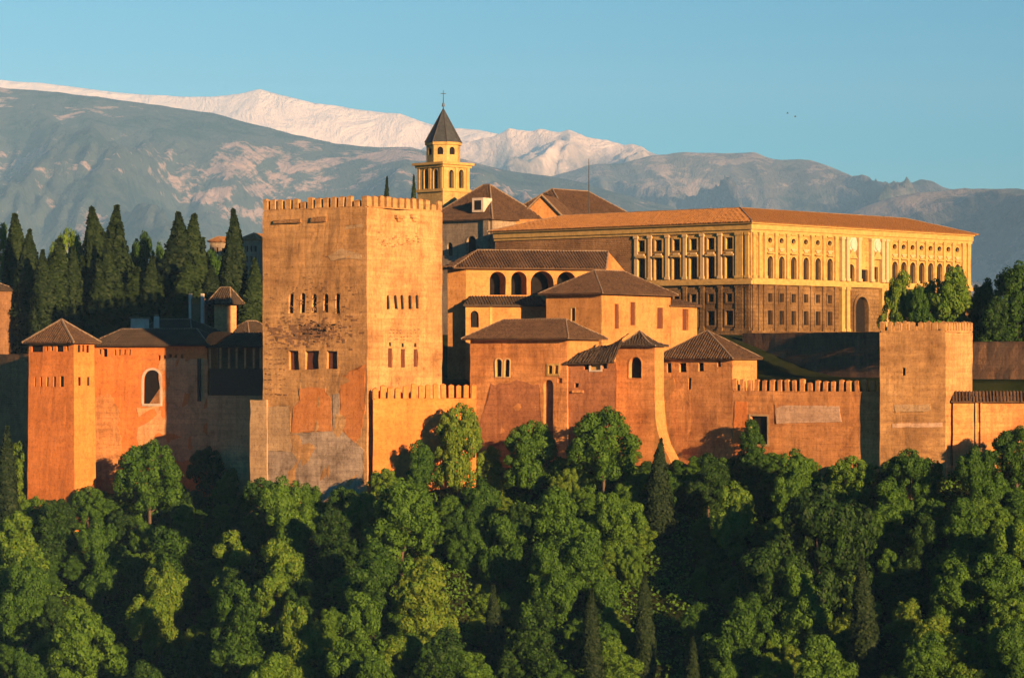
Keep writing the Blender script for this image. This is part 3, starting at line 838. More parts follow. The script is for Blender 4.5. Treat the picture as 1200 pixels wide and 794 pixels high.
# sunlit curved gable between wing roof and gallery
f = Face(online(241) + Vector((0.5, -0.6)), online(272) + Vector((1.0, -4)))
go = empty('gable_wall', f.pt(0, zN(406, 455), 0), 'small orange curved gable between the wing roof and the dark gallery', 'gable')
bm = bmesh.new()
pts = [f.rect(a, b, a + 1, b + 1) for a, b in ((241, 406), (272, 388.5), (258, 388.2), (250, 389), (245, 391.5), (242, 396))]
oo = [(p[0], p[3]) for p in pts]
oo[1] = (f.hit(272)[0], f.hit(272, 390)[1])
oo.insert(1, (f.hit(252)[0], f.hit(252, 403)[1])); oo.insert(2, (f.hit(262)[0], f.hit(262, 395)[1]))
poly(bm, [f.pt(*q, 0) for q in oo], oo); poly(bm, [f.pt(*q, -0.5) for q in oo][::-1], oo)
for i in range(len(oo)): a, b = oo[i], oo[(i + 1) % len(oo)]; poly(bm, [f.pt(*a, -0.5), f.pt(*b, -0.5), f.pt(*b, 0), f.pt(*a, 0)])
finish(bm, 'wall', M['orange'], go)

# roofs and turrets behind the wing
def small_house(name, label, pxN, YN, pxL, pxR, y_eave, y_apex, mat, rmat, cat='building', a=36, ops=None, over=0.5, zbase=-6, inset=None, curve=0, weather=0.06, minback=0, depth=0.4):
    ft = rectfoot(pxN, YN, pxL, pxR, a, minback)
    ze = zN(y_eave, YN)
    R, fs, w = building(name, label, cat, ft, zbase, ze, M[mat], ops, depth, weather)
    hip_roof(R, ft, ze + 0.1, zN(y_apex, YN) - ze, rmat, over=over, inset=inset, curve=curve)
    return R, fs, ft
small_house('house', 'low dark-roofed building behind the orange wing', 225, 478, 150, 250, 392, 374, 'greywall', 'roofdark', minback=8)
small_house('lantern_tower', 'small lantern tower with a hip roof, rising behind the orange wing', 270, 492, 251, 277, 356, 337, 'greywall', 'roofdark', cat='tower', over=1.0)  # darker wall colour carries the shade of its white face
small_house('house', 'dark hip-roofed house between lantern tower and great tower', 292, 490, 262, 312, 394, 376, 'greywall', 'roofdark', minback=8)
ch = empty('chimney', P(161, 384, 476), 'wide pale chimney on the dark roof behind the orange wing', 'chimney')
f = Face(XY(153, 476), XY(170, 475)); bm = bmesh.new(); fbox(bm, f, 0, f.L, zN(392, 476), zN(373.5, 476), -1.4, 0); finish(bm, 'shaft', M['white'], ch, 0.06)
bm = bmesh.new(); fbox(bm, f, -0.15, f.L + 0.15, zN(373.4, 476), zN(371.5, 476), -1.55, 0.15); finish(bm, 'cap', M['ridge'], ch, 0.04)
ch = empty('chimney', P(183, 384, 480), 'small white chimney pot right of the wide pale chimney', 'chimney')
f = Face(XY(180, 480), XY(186, 480)); bm = bmesh.new(); fbox(bm, f, 0, f.L, zN(392, 480), zN(371, 480), -0.8, 0); finish(bm, 'shaft', M['white'], ch, 0.05)
bm = bmesh.new(); fbox(bm, f, 0.1, f.L - 0.1, zN(370.9, 480), zN(368.5, 480), -0.7, -0.1); finish(bm, 'cap', M['ridge'], ch, 0.04)
ch = empty('belvedere', P(229, 384, 495), 'small dark belvedere with two pale corner posts behind the wing', 'belvedere')
f = Face(XY(221, 495), XY(238, 494))
bm = bmesh.new(); fbox(bm, f, 0.3, f.L - 0.3, zN(395, 495), zN(352, 495), -2.2, -0.1); finish(bm, 'wall', M['darkwall'], ch, 0.05)
for uu in (0, f.L - 0.45):
    bm = bmesh.new(); fbox(bm, f, uu, uu + 0.45, zN(395, 495), zN(344, 495), -0.5, 0.0)
    finish(bm, 'corner_post', M['white'], ch, 0.04)
bm = bmesh.new(); fbox(bm, f, 0.5, f.L - 0.5, zN(356, 495), zN(351.8, 495) + 0.3, -2.4, 0.02); finish(bm, 'roof', M['roofred'], ch, 0.03)

# far houses seen between the cypresses and the tower; old walls at the left edge
for i, (pN, YY, pL, pR, ye, ya, lab) in enumerate(((303, 660, 281, 330, 281, 273, 'distant apartment house with a terracotta roof touching the left edge of the great tower'), (259, 680, 246, 275, 283, 277, 'distant house showing between two dark cypresses'))):
    o2 = {0: [(pL + 2 + k * 5.0, ye + 7 + r * 12, pL + 4.6 + k * 5.0, ye + 14 + r * 12, 'r') for k in range(int((pN - pL) / 5.2)) for r in range(3)]}
    small_house('house', lab, pN, YY, pL, pR, ye, ya, 'church', 'roofred', ops=o2, zbase=2, a=20)
LW, _ = wallrun('garden_wall', 'dim brown garden wall at the left edge behind the slender tower', [XY(-45, 492), XY(40, 470)], -28, zN(415, 470), 0, M['rubble'], 1.0, mer=False)
small_house('house', 'reddish old house wall at the far left edge under the trees', -12, 500, -60, 15, 340, 328, 'darkwall', 'roofdark', minback=6)

# ------------------------------------------------------------------ houses in the middle
# gallery house with arches
A0, A1, A2 = XY(524.5, 453.6), XY(546, 452), XY(728, 459)
bk = Vector((0.12, 1)) * 7
DA = {'mat': 'pane', 'name': 'arch_opening'}  # black sheets stand for the shade inside the open arches
ze = zN(313.5, 452)
ops = {1: [(574, 318, 592.5, 345.5, 'a', DA), (599, 318, 617.3, 345.5, 'a', DA), (622, 317.5, 649, 345.5, 'a', DA), (653, 318, 675, 345.5, 'a', DA)]}
GH, gfs, _ = building('gallery_house', 'long house with four dark arches under a brown tiled roof, above the hip-roofed houses', 'building', [A0, A1, A2, A2 + bk, A0 + bk * 0.6], -14, ze, M['ochre'], ops, 3.2, 0.06)
# roof: lean slope with hipped left end and gable to the right
zr = zN(293, 458)
f = gfs[1]
E0, E1 = f.pt(-2.2, ze + 0.05, 0.9), f.pt(f.hit(708)[0], ze + 0.05, 0.9)
R0, R1 = f.pt(3.2, zr, -5.0), f.pt(f.hit(724)[0], zr, -5.0)
Lb = Vector((A0.x - 1.2, A0.y + 1, ze - 0.1)); Lb2 = Vector((A0.x - 1, A0.y + 7, ze))
Bk0, Bk1 = f.pt(-2, ze, -10), f.pt(f.L + 1, ze, -10)
bm = bmesh.new()
roof_faces(bm, [[E0, E1, R1, R0], [Lb, E0, R0], [Bk1, Bk0, R0, R1], [Lb2, Lb, R0], [Bk0, Lb2, R0]])
lo = [p - Vector((0, 0, 0.25)) for p in (Lb, E0, E1)]
for a, b, c, d in ((lo[0], lo[1], E0, Lb), (lo[1], lo[2], E1, E0)): poly(bm, [a, b, c, d])
poly(bm, [lo[1], f.pt(0, ze - 0.2, 0), f.pt(f.hit(708)[0], ze - 0.2, 0), lo[2]])
rf = finish(bm, 'roof', M['roof'], GH, 0.04)
bm = bmesh.new(); wobble_line(bm, R0, R1, 0.13); wobble_line(bm, E0, R0, 0.12); wobble_line(bm, E1, R1, 0.16); finish(bm, 'ridge_cap', M['ridge'], rf)
gf = Face(E1.to_2d() + Vector((0.05, 0)), XY(731, 464))
bm = bmesh.new()
p4 = [E1 - Vector((0, 0, 8)), Vector((gf.B.x, gf.B.y, ze - 8)), Vector((gf.B.x, gf.B.y, ze)), R1 + Vector((0.1, 0, -0.1)), E1 - Vector((0, 0, 0.1))]
poly(bm, p4, [(0, 0), (3, 0), (3, 8), (2, 10), (0, 8)]); finish(bm, 'gable', M['ochre'], GH)
# lower storey and skirt roof
B1, B2 = XY(545.5, 450), XY(668, 454.6)
zs = zN(357, 450)
ops = {0: [(551.5, 364, 561, 383.5, 'a', {'mat': 'pane', 'frame': 'ochre', 'fw': 0.15, 'fo': 0.05})]}
LS, lfs, _ = building('lower_house', 'plain ochre house front with a skirt roof, just under the arches', 'building', [B1, B2, B2 + Vector((0.3, 2.2)), B1 + Vector((0.3, 1.6))], -14, zs, M['ochre'], ops, 0.5, 0.06)
f = lfs[0]
bm = bmesh.new()
e0, e1 = f.pt(-0.5, zs + 0.05, 0.7), f.pt(f.hit(641)[0], zs + 0.05, 0.7)
t0, t1 = f.pt(1.2, zN(346.5, 451), -1.7), f.pt(f.hit(636)[0], zN(346.5, 451), -1.7)
roof_faces(bm, [[e0, e1, t1, t0]]); l0, l1 = e0 - Vector((0, 0, 0.3)), e1 - Vector((0, 0, 0.3))
poly(bm, [l0, l1, e1, e0]); poly(bm, [l0, e0, t0]); poly(bm, [e1, l1, t1]); poly(bm, [f.pt(0, zs - 0.2, -0.1), f.pt(f.hit(641)[0], zs - 0.2, -0.1), l1, l0][::-1])
finish(bm, 'roof', M['roofdark'], LS, 0.03)
u = f.hit(575)[0]; bm = bmesh.new(); fbox(bm, f, u - 0.22, u + 0.22, -14, zs, -0.05, 0.14); finish(bm, 'pilaster', M['trim'], LS)

# tall hip-roofed hall
SHW = {'depth': 0.2, 'mat': 'shutter', 'frame': 'ochre', 'fw': 0.12, 'fo': 0.05}
ops = {0: [(669.3, 361, 674, 376, 'r', {'mat': 'pane', 'frame': 'trim', 'fw': 0.14, 'fo': 0.05})],
       1: [(720.3, 356, 725, 385, 'r', SHW), (738.5, 354, 744.6, 381, 'r', SHW), (770, 360.5, 776.8, 385, 'r', SHW)]}
HH, hfs, hft = small_house('house', 'tall ochre hip-roofed house with a row of narrow shuttered windows on its sunny side', 705, 440, 640, 786, 344, 315.5, 'ochre', 'roof', a=38, ops=ops, over=0.9, zbase=-14, depth=1.0)
# annex at its right end
f = hfs[1]
q0 = f.pt(f.L + 0.05, 0).to_2d(); q1 = XY(817, q0.y + 5.5)
ops = {0: [(799.5, 362, 806.5, 387, 'r', {'mat': 'shutter', 'frame': 'ochre', 'fw': 0.12, 'fo': 0.05})]}
AN, _, _ = building('annex', 'low flat-topped ochre annex with one door-like window, right of the tall house', 'building', [q0, q1, q1 + Vector((-3, 4)), q0 + Vector((-3, 4))], -14, zN(358, q0.y), M['ochre'], ops, 0.4, 0.05)
ft = [q0 + Vector((-.1, -.1)), q1 + Vector((.4, -.2)), q1 + Vector((-3, 4)), q0 + Vector((-3, 4))]
hip_roof(AN, ft, zN(357.6, q0.y), 1.0, 'roof', over=0.3, caps=False)

# big low hip-roofed house in front
ops = {0: [(581.5, 420.5, 588, 441, 'a', {'mat': 'pane', 'frame': 'palecol', 'fw': 0.16, 'fo': 0.08}), (591, 420.5, 597.5, 441, 'a', {'mat': 'pane', 'frame': 'palecol', 'fw': 0.16, 'fo': 0.08}),
           (642.5, 428, 647, 438, 'r', {'mat': 'pane', 'frame': 'trim', 'fw': 0.3, 'fo': 0.1}), (650, 428, 654.5, 438, 'r', {'mat': 'pane', 'frame': 'trim', 'fw': 0.3, 'fo': 0.1}),
           (653.5, 442.5, 659, 448.5, 'r'), (637, 445, 648.5, 520, 'a', {'mat': 'darkwall', 'name': 'niche'})]}
MH, mfs, mft = small_house('house', 'big reddish house with twin arched window under a wide low hip roof', 664.5, 426, 551, 702, 397, 374, 'red', 'roof', ops=ops, over=1.0, zbase=-20, inset=(0.8, 0.8), weather=0.12, depth=0.6)
patch(MH, mfs[0], [(572, 468), (576, 450), (606, 446), (632, 450), (634, 520), (552, 520), (562, 495)], 'red_shade', 0.03, rough=0.5)  # duller red puts the slight shading of the lower front into colour
patch(MH, mfs[1], [(665.5, 398), (701, 394), (702, 470), (665.5, 470)], 'ochre', 0.04, rough=0.02)

# lean-to house between
A, B = XY(649.5, 427.6), XY(721.8, 421.6)
ops = {0: [(684, 426, 690, 433, 'r'), (692.5, 424.5, 704, 433.5, 'r', {'mat': 'trim', 'frame': 'white', 'fw': 0.25, 'fo': 0.08}), (706, 425, 711, 432, 'r'), (673, 448, 678, 453.5, 'r')]}
LH, lf, _ = building('house', 'lean-to reddish house with a curved dark roof between big house and small turret', 'building', [A, B, B + Vector((0, 7)), A + Vector((0, 7))], -20, zN(424, 425), M['red_shade'], ops, 0.4, 0.12)  # darker wall colour carries the turret's shadow, which misses this wall
f = lf[0]
def lp(px, y, o): u, z = f.hit(px, y); return f.pt(u, z, o)
bm = bmesh.new()
rowA = [lp(665, 425, 0.6), lp(680, 424.5, 0.6), lp(695, 424.5, 0.6), lp(710, 424, 0.6), lp(722, 423.5, 0.6)]
rowB = [lp(677, 412, -1.6), lp(688, 411, -1.6), lp(700, 409.5, -1.7), lp(711, 404, -1.8), lp(721, 396, -2)]
rowC = [lp(684, 405.5, -4), lp(694, 405, -4), lp(704, 401, -4), lp(713, 396, -4), lp(721, 389, -4)]
for ra, rb in ((rowA, rowB), (rowB, rowC)):
    for k in range(4): roof_faces(bm, [[ra[k], ra[k + 1], rb[k + 1], rb[k]]])
lo = [p - Vector((0, 0, 0.25)) for p in rowA]
for k in range(4): poly(bm, [lo[k], lo[k + 1], rowA[k + 1], rowA[k]])
finish(bm, 'roof', M['roofdark'], LH, 0.04)
u0, u1, v0, v1 = f.rect(672, 457, 684, 460); bm = bmesh.new(); fbox(bm, f, u0, u1, v0, v1, -0.05, 0.3); finish(bm, 'ledge', M['red'], LH, 0.1)

# small turret with a tent roof
ops = {0: [(737.3, 418, 752, 442.5, 'a', {'mat': 'pane', 'frame': 'red', 'fw': 0.2, 'fo': 0.06})]}
OT, ofs, oft = small_house('turret', 'small turret with tent roof and one big arched window', 767, 424, 721.5, 778, 405.5, 388, 'red', 'roofdark', cat='tower', ops=ops, over=0.55, zbase=-19, curve=0.22, weather=0.12, depth=0.7, inset=(3, 3))
patch(OT, ofs[1], [(767.3, 405), (777.5, 405), (777.5, 540), (767.3, 540)], 'ochre', 0.04, rough=0.02)
f = ofs[1]
bm = bmesh.new()                                            # flared sunlit talus at its foot
prof = [(470, 0.0), (490, 0.15), (505, 0.5), (520, 1.2), (535, 2.4), (560, 4.0)]
for (ya, oa), (yb, ob) in zip(prof, prof[1:]):
    za, zb_ = zN(ya, 426), zN(yb, 426)
    u0, u1 = 0.0, f.L
    poly(bm, [f.pt(u0, zb_, 0.08 + ob), f.pt(u1, zb_, 0.08 + ob), f.pt(u1, za, 0.08 + oa), f.pt(u0, za, 0.08 + oa)], [(0, zb_), (2, zb_), (2, za), (0, za)])
    for uu, fl in ((u0, 1), (u1, 0)):
        pp = [f.pt(uu, zb_, -0.1), f.pt(uu, zb_, 0.08 + ob), f.pt(uu, za, 0.08 + oa), f.pt(uu, za, -0.1)]
        poly(bm, pp if fl else pp[::-1])
finish(bm, 'talus', M['ochre'], OT, 0.1)

# gatehouse
gN = XY(858, 419); gL = XY(771, 428)
d = (gN - gL).normalized(); nr = Vector((-d.y, d.x))
gR = gN + nr * 1.0
m_ = (887 - CX) / F; t = (m_ * gN.y - gN.x) / (nr.x - m_ * nr.y)
gR = gN + nr * t
ops = {0: [(781.5, 425, 787, 436.5, 'r'), (795.8, 425, 804, 436, 'r'), (818.3, 424.5, 825, 435, 'r'), (840.5, 422.5, 844.6, 430, 'r'), (806, 442.5, 809.8, 456.5, 'r')]}
gft = [gL, gN, gR, gR + (gL - gN)]
GT, gtf, _ = building('gatehouse', 'orange gatehouse with four small windows under a wide brown hip roof', 'building', gft, -19, zN(420, 420), M['red'], ops, 0.5, 0.12)
hip_roof(GT, gft, zN(419.5, 420), zN(387, 424) - zN(419.5, 420), 'roof', over=0.6, inset=(3, 3))
patch(GT, gtf[1], [(858.4, 421), (886.7, 421), (886.7, 460), (858.4, 460)], 'ochre', 0.04, rough=0.02)
patch(GT, gtf[0], [(777, 445), (790, 443), (792, 455), (783, 466), (777, 468)], 'ochre', 0.04, rough=0.3)
u0, u1, v0, v1 = gtf[0].rect(773, 421, 778, 540); 

# battlemented wall right of the gatehouse
wA, wB = gN + d * 0.03, XY(1034, 404)
ops = {0: [(880, 487.5, 899, 520, 'r', {'mat': 'pane', 'name': 'doorway', 'frame': 'pl_beige', 'fw': 0.3, 'fo': 0.05}), (906.5, 474, 908.5, 496, 'r')]}
zb2, zt2 = zN(459, 412), zN(444, 412)
W2, w2f = wallrun('curtain_wall', 'long red battlemented wall with a dark doorway between gatehouse and right-hand tower', [wA, wB], -19, zb2, zt2, M['red'], 1.3, ops=ops, pitch=1.25, width=0.66, parh=0.1, cap=0.15)
patch(W2, w2f[0], [(910, 475), (983, 475), (986, 494), (910, 496)], 'pl_pale', 0.05, rough=0.12, label='pale pink plaster panel in the red wall')
patch(W2, w2f[0], [(861, 470), (876, 471), (876, 540), (861, 540)], 'orange', 0.04, rough=0.3)

# right-hand tower
foot = rectfoot(1108, 398, 1031, 1139.5, 29)
zt, zb = zN(375.5, 398), zN(389, 398)
ops = {0: [(1057, 431, 1060.8, 440, 'r'), (1052.5, 475, 1056, 482, 'a')]}
RT, rfs, _ = building('square_tower', 'square battlemented tower at the right, in front of leafy trees', 'tower', foot, -19, zb, M['tower'], ops, 0.5, 0.13)
merlons(RT, rfs, zb, zt, M['tower'], pitch=1.12, width=0.66, thick=0.45, weather=0.1, cap=0.2, parh=0.25)
patch(RT, rfs[0], [(1046, 496), (1104, 495), (1104, 500), (1046, 501)], 'pl_pale', 0.05, rough=0.1)
patch(RT, rfs[0], [(1048, 474), (1090, 474), (1092, 481), (1050, 483)], 'pl_beige', 0.05, rough=0.25)

# tile-topped wall at the right edge
ra, rb = XY(1117, 399.5), XY(1300, 397)
zz = zN(470, 400)
RW, rwf, _ = building('garden_wall', 'tile-capped orange wall at the right edge beside the right-hand tower', 'wall', [ra, rb, rb + Vector((0, 3)), ra + Vector((0, 3))], -19, zz, M['red'], None, 0.4, 0.08)
f = rwf[0]
bm = bmesh.new()
e0, e1, t1, t0 = f.pt(-0.3, zz + 0.05, 0.5), f.pt(f.L, zz + 0.05, 0.5), f.pt(f.L, zN(458.5, 400), -1.5), f.pt(0.2, zN(458.5, 400), -1.5)
b0, b1 = f.pt(-0.3, zz, -3.4), f.pt(f.L, zz, -3.4)
roof_faces(bm, [[e0, e1, t1, t0], [b1, b0, t0, t1], [b0, e0, t0]])
poly(bm, [e0 - Vector((0, 0, .2)), e1 - Vector((0, 0, .2)), e1, e0])
finish(bm, 'roof', M['roof'], RW, 0.08)
part_boxes(RW, f, 'pilaster', 'red', [(f.hit(1143)[0], f.hit(1145.5)[0], -19, zz - 0.02), (f.hit(1149)[0], f.hit(1151)[0], -19, zz - 0.02)], -0.05, 0.25, 0.05)
part_boxes(RW, f, 'recess_shade', 'darkwall', [(f.hit(1146)[0], f.hit(1148.5)[0], -19, zz - 0.3)], -0.05, 0.03)  # raised dark strip paints the shade of the groove between the pilasters
bx0 = f.hit(1113)[0]
wallrun('retaining_wall', 'dark stone retaining wall under the palace', [XY(870, 514), XY(1055, 482)], -6, zN(390, 505), 0, M['darkwall'], 1.0, mer=False)
wallrun('retaining_wall', 'dim brown wall behind the tile-capped wall at the right edge', [XY(1120, 458), XY(1260, 438)], -8, zN(400, 450), 0, M['greywall'], 1.0, mer=False)

# ------------------------------------------------------------------ renaissance palace
pL, pN, pR = XY(580, 560), XY(880, 520), XY(1138, 574)
pB_ = pL + pR - pN
foot = [pL, pN, pR, pB_]
zc = zN(262, 520); zmid = zN(330.5, 520); zba = zN(388.5, 520)
F0, F1 = Face(pL, pN), Face(pN, pR)
def zl(y): return F0.hit(845, y)[1]
def zr_(y): return F1.hit(915, y)[1]
def byz(f, px, w, va, vb, kind, ex):
    u0 = f.hit(px - w / 2)[0]; u1 = f.hit(px + w / 2)[0]
    return (u0, u1, min(va, vb), max(va, vb), kind, ex)
bays0 = [752, 772, 793, 813, 833.5, 855]
bays1 = [902, 915.5, 929.5, 944, 958, 972, 1048, 1058.5, 1069, 1079.5, 1090, 1100.5, 1111, 1121.5]
FR = {'mat': 'pane', 'frame': 'trim', 'fw': 0.28, 'fo': 0.16, 'sill': 'trim', 'mullion': 'wood'}
FR2 = {'mat': 'pane', 'frame': 'trim', 'fw': 0.22, 'fo': 0.1}; FR3 = {'mat': 'pane', 'frame': 'rustic', 'fw': 0.3, 'fo': 0.14}
up0 = [byz(F0, b, 8.2, zl(278.5), zl(292), 'r', FR) for b in bays0] + [byz(F0, b, 9, zl(300.5), zl(328), 'r', FR) for b in bays0]
lo0 = [byz(F0, b, 6.8, zl(344), zl(353.5), 'r', FR3) for b in bays0[2:]] + [byz(F0, b, 9, zl(364), zl(381), 'r', FR3) for b in bays0[3:]]
up1 = [byz(F1, b, 6.6, zr_(300.5), zr_(328), 'a', FR) for b in bays1] + [byz(F1, b, 5.0, zr_(279), zr_(285.5), 'o', FR2) for b in bays1]
up1 += [byz(F1, 997, 8, zr_(306), zr_(331.5), 'a', FR2), byz(F1, 1012, 9, zr_(312), zr_(331.5), 'r', FR2), byz(F1, 1026, 5, zr_(308), zr_(330), 'r', FR2)]
lo1 = [byz(F1, b, 5, zr_(344), zr_(354), 'r', FR3) for b in bays1] + [byz(F1, b, 5.6, zr_(364), zr_(380.5), 'r', FR3) for b in bays1]
lo1 += [byz(F1, 1009, 15, zr_(345), zba - 0.5, 'a', {'mat': 'pane', 'name': 'doorway', 'frame': 'rustic', 'fw': 0.6, 'fo': 0.3, 'depth': 0.6})]
root = empty('palace', (foot[0].x + 20, foot[0].y + 10, 0), 'large yellow stone renaissance palace with rows of windows and a low red roof', 'palace')
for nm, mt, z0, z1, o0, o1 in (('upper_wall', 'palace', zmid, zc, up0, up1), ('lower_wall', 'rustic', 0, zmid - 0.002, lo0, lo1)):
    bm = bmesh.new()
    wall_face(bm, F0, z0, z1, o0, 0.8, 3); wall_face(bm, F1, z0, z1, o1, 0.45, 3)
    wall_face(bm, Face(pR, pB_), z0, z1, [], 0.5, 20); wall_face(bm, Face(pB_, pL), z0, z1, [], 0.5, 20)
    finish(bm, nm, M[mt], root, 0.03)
    add_windows(root, F0, o0, 0.8); add_windows(root, F1, o1, 0.45)
u745 = F0.hit(744)[0]
patch(root, F0, [(580.5, 276), (743, 268), (743, 400), (580.5, 400)], 'rubble', 0.05, rough=0.05, label='plain brown rubble wall left of the windowed facade')
# cornices
def band(z0, z1, o, mt, nm):
    for f, ua in ((F0, 0), (F1, 0)):
        bm = bmesh.new(); fbox(bm, f, ua, f.L + (o if f is F0 else 0), z0, z1, -0.05, o); finish(bm, nm, M[mt], root, 0.03)
band(zc - 1.0, zc, 0.55, 'trim', 'cornice'); band(zc - 1.5, zc - 1.003, 0.3, 'trim', 'frieze'); band(zc + 0.003, zc + 0.35, 0.95, 'trim', 'cornice')
for f, ua, ub in ((F0, u745, F0.L + 0.5), (F1, 0, F1.L)):
    bm = bmesh.new(); fbox(bm, f, ua, ub, zmid - 0.35, zmid + 0.3, -0.05, 0.6); finish(bm, 'string_course', M['trim'], root, 0.03)
    bm = bmesh.new(); fbox(bm, f, ua, ub, zmid + 0.303, zmid + 0.75, -0.05, 0.25); finish(bm, 'string_course', M['trim'], root, 0.03)
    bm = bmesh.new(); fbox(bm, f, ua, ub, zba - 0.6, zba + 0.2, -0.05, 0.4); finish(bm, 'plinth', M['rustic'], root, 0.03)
def pilaster(f, u, w, z0, z1, o, mt):
    bm = bmesh.new()
    fbox(bm, f, u - w / 2, u + w / 2, z0 + 0.5, z1 - 0.5, -0.05, o)
    fbox(bm, f, u - w / 2 - 0.15, u + w / 2 + 0.15, z0, z0 + 0.497, -0.05, o + 0.12)
    fbox(bm, f, u - w / 2 - 0.15, u + w / 2 + 0.15, z1 - 0.497, z1, -0.05, o + 0.12)
    finish(bm, 'pilaster', M[mt], root, 0.02)
pb0 = [746] + [(a + b) / 2 for a, b in zip(bays0, bays0[1:])] + [864.5, 869, 876]
for p in pb0: pilaster(F0, F0.hit(p)[0], 0.75, zmid + 0.755, zc - 1.505, 0.28, 'palecol' if p < 860 else 'trim')
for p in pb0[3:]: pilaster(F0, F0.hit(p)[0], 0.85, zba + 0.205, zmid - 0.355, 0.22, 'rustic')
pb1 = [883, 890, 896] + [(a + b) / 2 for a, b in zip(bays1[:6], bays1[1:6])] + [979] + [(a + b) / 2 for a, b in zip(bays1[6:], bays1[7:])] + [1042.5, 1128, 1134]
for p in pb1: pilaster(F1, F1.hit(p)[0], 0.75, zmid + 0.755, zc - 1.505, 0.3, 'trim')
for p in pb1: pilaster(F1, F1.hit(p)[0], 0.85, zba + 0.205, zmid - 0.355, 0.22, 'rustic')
for p in (985, 991, 1004.5, 1019.5, 1032, 1037):
    pilaster(F1, F1.hit(p)[0], 0.9, zmid + 0.755, zc - 1.505, 0.7, 'palecol')
    if abs(p - 1010) > 12: pilaster(F1, F1.hit(p)[0], 0.95, zba + 0.205, zmid - 0.355, 0.7, 'trim')
for px in (999, 1027.5):                                  # round medallions of the portal
    u = F1.hit(px)[0]; z = zr_(282) ; bm = bmesh.new()
    n = 20
    for r, o in ((1.45, 0.25), (1.0, 0.4)):
        ring = [(u + r * math.cos(2 * math.pi * k / n), z + r * math.sin(2 * math.pi * k / n)) for k in range(n)]
        poly(bm, [F1.pt(*q, o) for q in ring], ring)
        for k in range(n): a, b = ring[k], ring[(k + 1) % n]; poly(bm, [F1.pt(*a, -0.02), F1.pt(*b, -0.02), F1.pt(*b, o), F1.pt(*a, o)])
    finish(bm, 'medallion', M['white'], root)
for b in bays0:                                            # little hoods over the tall windows
    u = F0.hit(b)[0]; bm = bmesh.new(); z = zl(298.5); fbox(bm, F0, u - 1.1, u + 1.1, z - 0.18, z + 0.18, -0.03, 0.5); finish(bm, 'window_hood', M['trim'], root)
for b in bays1:                                            # carved hoods, swags and balconies of the sunny side
    u = F1.hit(b)[0]; bm = bmesh.new(); z = zr_(297)
    fbox(bm, F1, u - 1.05, u + 1.05, z - 0.14, z + 0.14, -0.03, 0.5); finish(bm, 'window_hood', M['trim'], root)
    bm = bmesh.new(); z = zr_(291); fbox(bm, F1, u - 0.8, u + 0.8, z - 0.3, z - 0.02, -0.03, 0.3); fbox(bm, F1, u - 0.45, u + 0.45, z - 0.62, z - 0.302, -0.03, 0.22)
    finish(bm, 'carved_swag', M['palecol'], root, 0.05)
    bm = bmesh.new(); z = zr_(274.5); fbox(bm, F1, u - 0.85, u + 0.85, z - 0.12, z + 0.12, -0.03, 0.28); finish(bm, 'window_hood', M['trim'], root)
for b in bays0:
    u = F0.hit(b)[0]; bm = bmesh.new(); z = zl(295.5)
    fbox(bm, F0, u - 0.7, u + 0.7, z - 0.25, z + 0.05, -0.03, 0.3); finish(bm, 'carved_swag', M['palecol'], root, 0.05)
for px in (997, 1026.5):
    u = F1.hit(px)[0]; z = zr_(299); bm = bmesh.new()
    tri = [(u - 1.6, z), (u + 1.6, z), (u, z + 1.7)]
    poly(bm, [F1.pt(*q, 0.5) for q in tri])
    for k in range(3): a, b = tri[k], tri[(k + 1) % 3]; poly(bm, [F1.pt(*a, -0.02), F1.pt(*b, -0.02), F1.pt(*b, 0.5), F1.pt(*a, 0.5)])
    finish(bm, 'pediment', M['trim'], root)
# ring roof
def inset_quad(foot, d):
    out = []
    for i in range(4):
        p0, p, p1 = foot[i - 1], foot[i], foot[(i + 1) % 4]
        out.append(p - ((p - p0).normalized() + (p - p1).normalized()) * d)
    return out
E = inset_quad(foot, -1.1); Rg = inset_quad(foot, 9.5); In = inset_quad(foot, 19)
ze, zr = zc + 0.36, zN(243.5, 533)
bm = bmesh.new(); V3 = lambda p, z: Vector((p.x, p.y, z))
pol = []
for i in range(4):
    j = (i + 1) % 4
    pol.append([V3(E[i], ze), V3(E[j], ze), V3(Rg[j], zr), V3(Rg[i], zr)])
    pol.append([V3(In[j], ze), V3(In[i], ze), V3(Rg[i], zr), V3(Rg[j], zr)])
roof_faces(bm, pol, 0.55)
for i in range(4): j = (i + 1) % 4; poly(bm, [V3(E[i], ze - 0.15), V3(E[j], ze - 0.15), V3(E[j], ze), V3(E[i], ze)])
rf = finish(bm, 'roof', M['roofred'], root, 0.03)
bm = bmesh.new()
for i in range(4): wobble_line(bm, V3(Rg[i], zr), V3(Rg[(i + 1) % 4], zr), 0.16); wobble_line(bm, V3(E[i], ze), V3(Rg[i], zr), 0.16)
finish(bm, 'ridge_cap', M['ridge'], rf)

# ------------------------------------------------------------------ church, bell tower behind
ops = {0: [(547, 276.5, 558, 305, 'a', {'mat': 'pane', 'frame': 'church', 'fw': 0.25, 'fo': 0.08}), (524, 284, 530, 300, 'a')]}
foot = rectfoot(577, 566, 500, 640, 42)
zc2 = zN(257, 566)
CH, chf, _ = building('church', 'grey stone church with steep brown pyramid roof beside the bell tower', 'church', foot, 0, zc2, M['church'], ops, 0.6, 0.08)
hip_roof(CH, foot, zc2 + 0.1, zN(217, 577) - zc2, 'roof', over=0.6, inset=(1, 1), capr=0.2, capmat='ridge')
u = chf[0].hit(572)[0]; bm = bmesh.new(); fbox(bm, chf[0], u - 0.9, u + 0.5, 0, zc2 - 0.05, -0.05, 0.5); finish(bm, 'buttress', M['church'], CH, 0.05)
bm = bmesh.new(); u, z = chf[0].hit(561, 240)
dm = P(560, 240, 571)
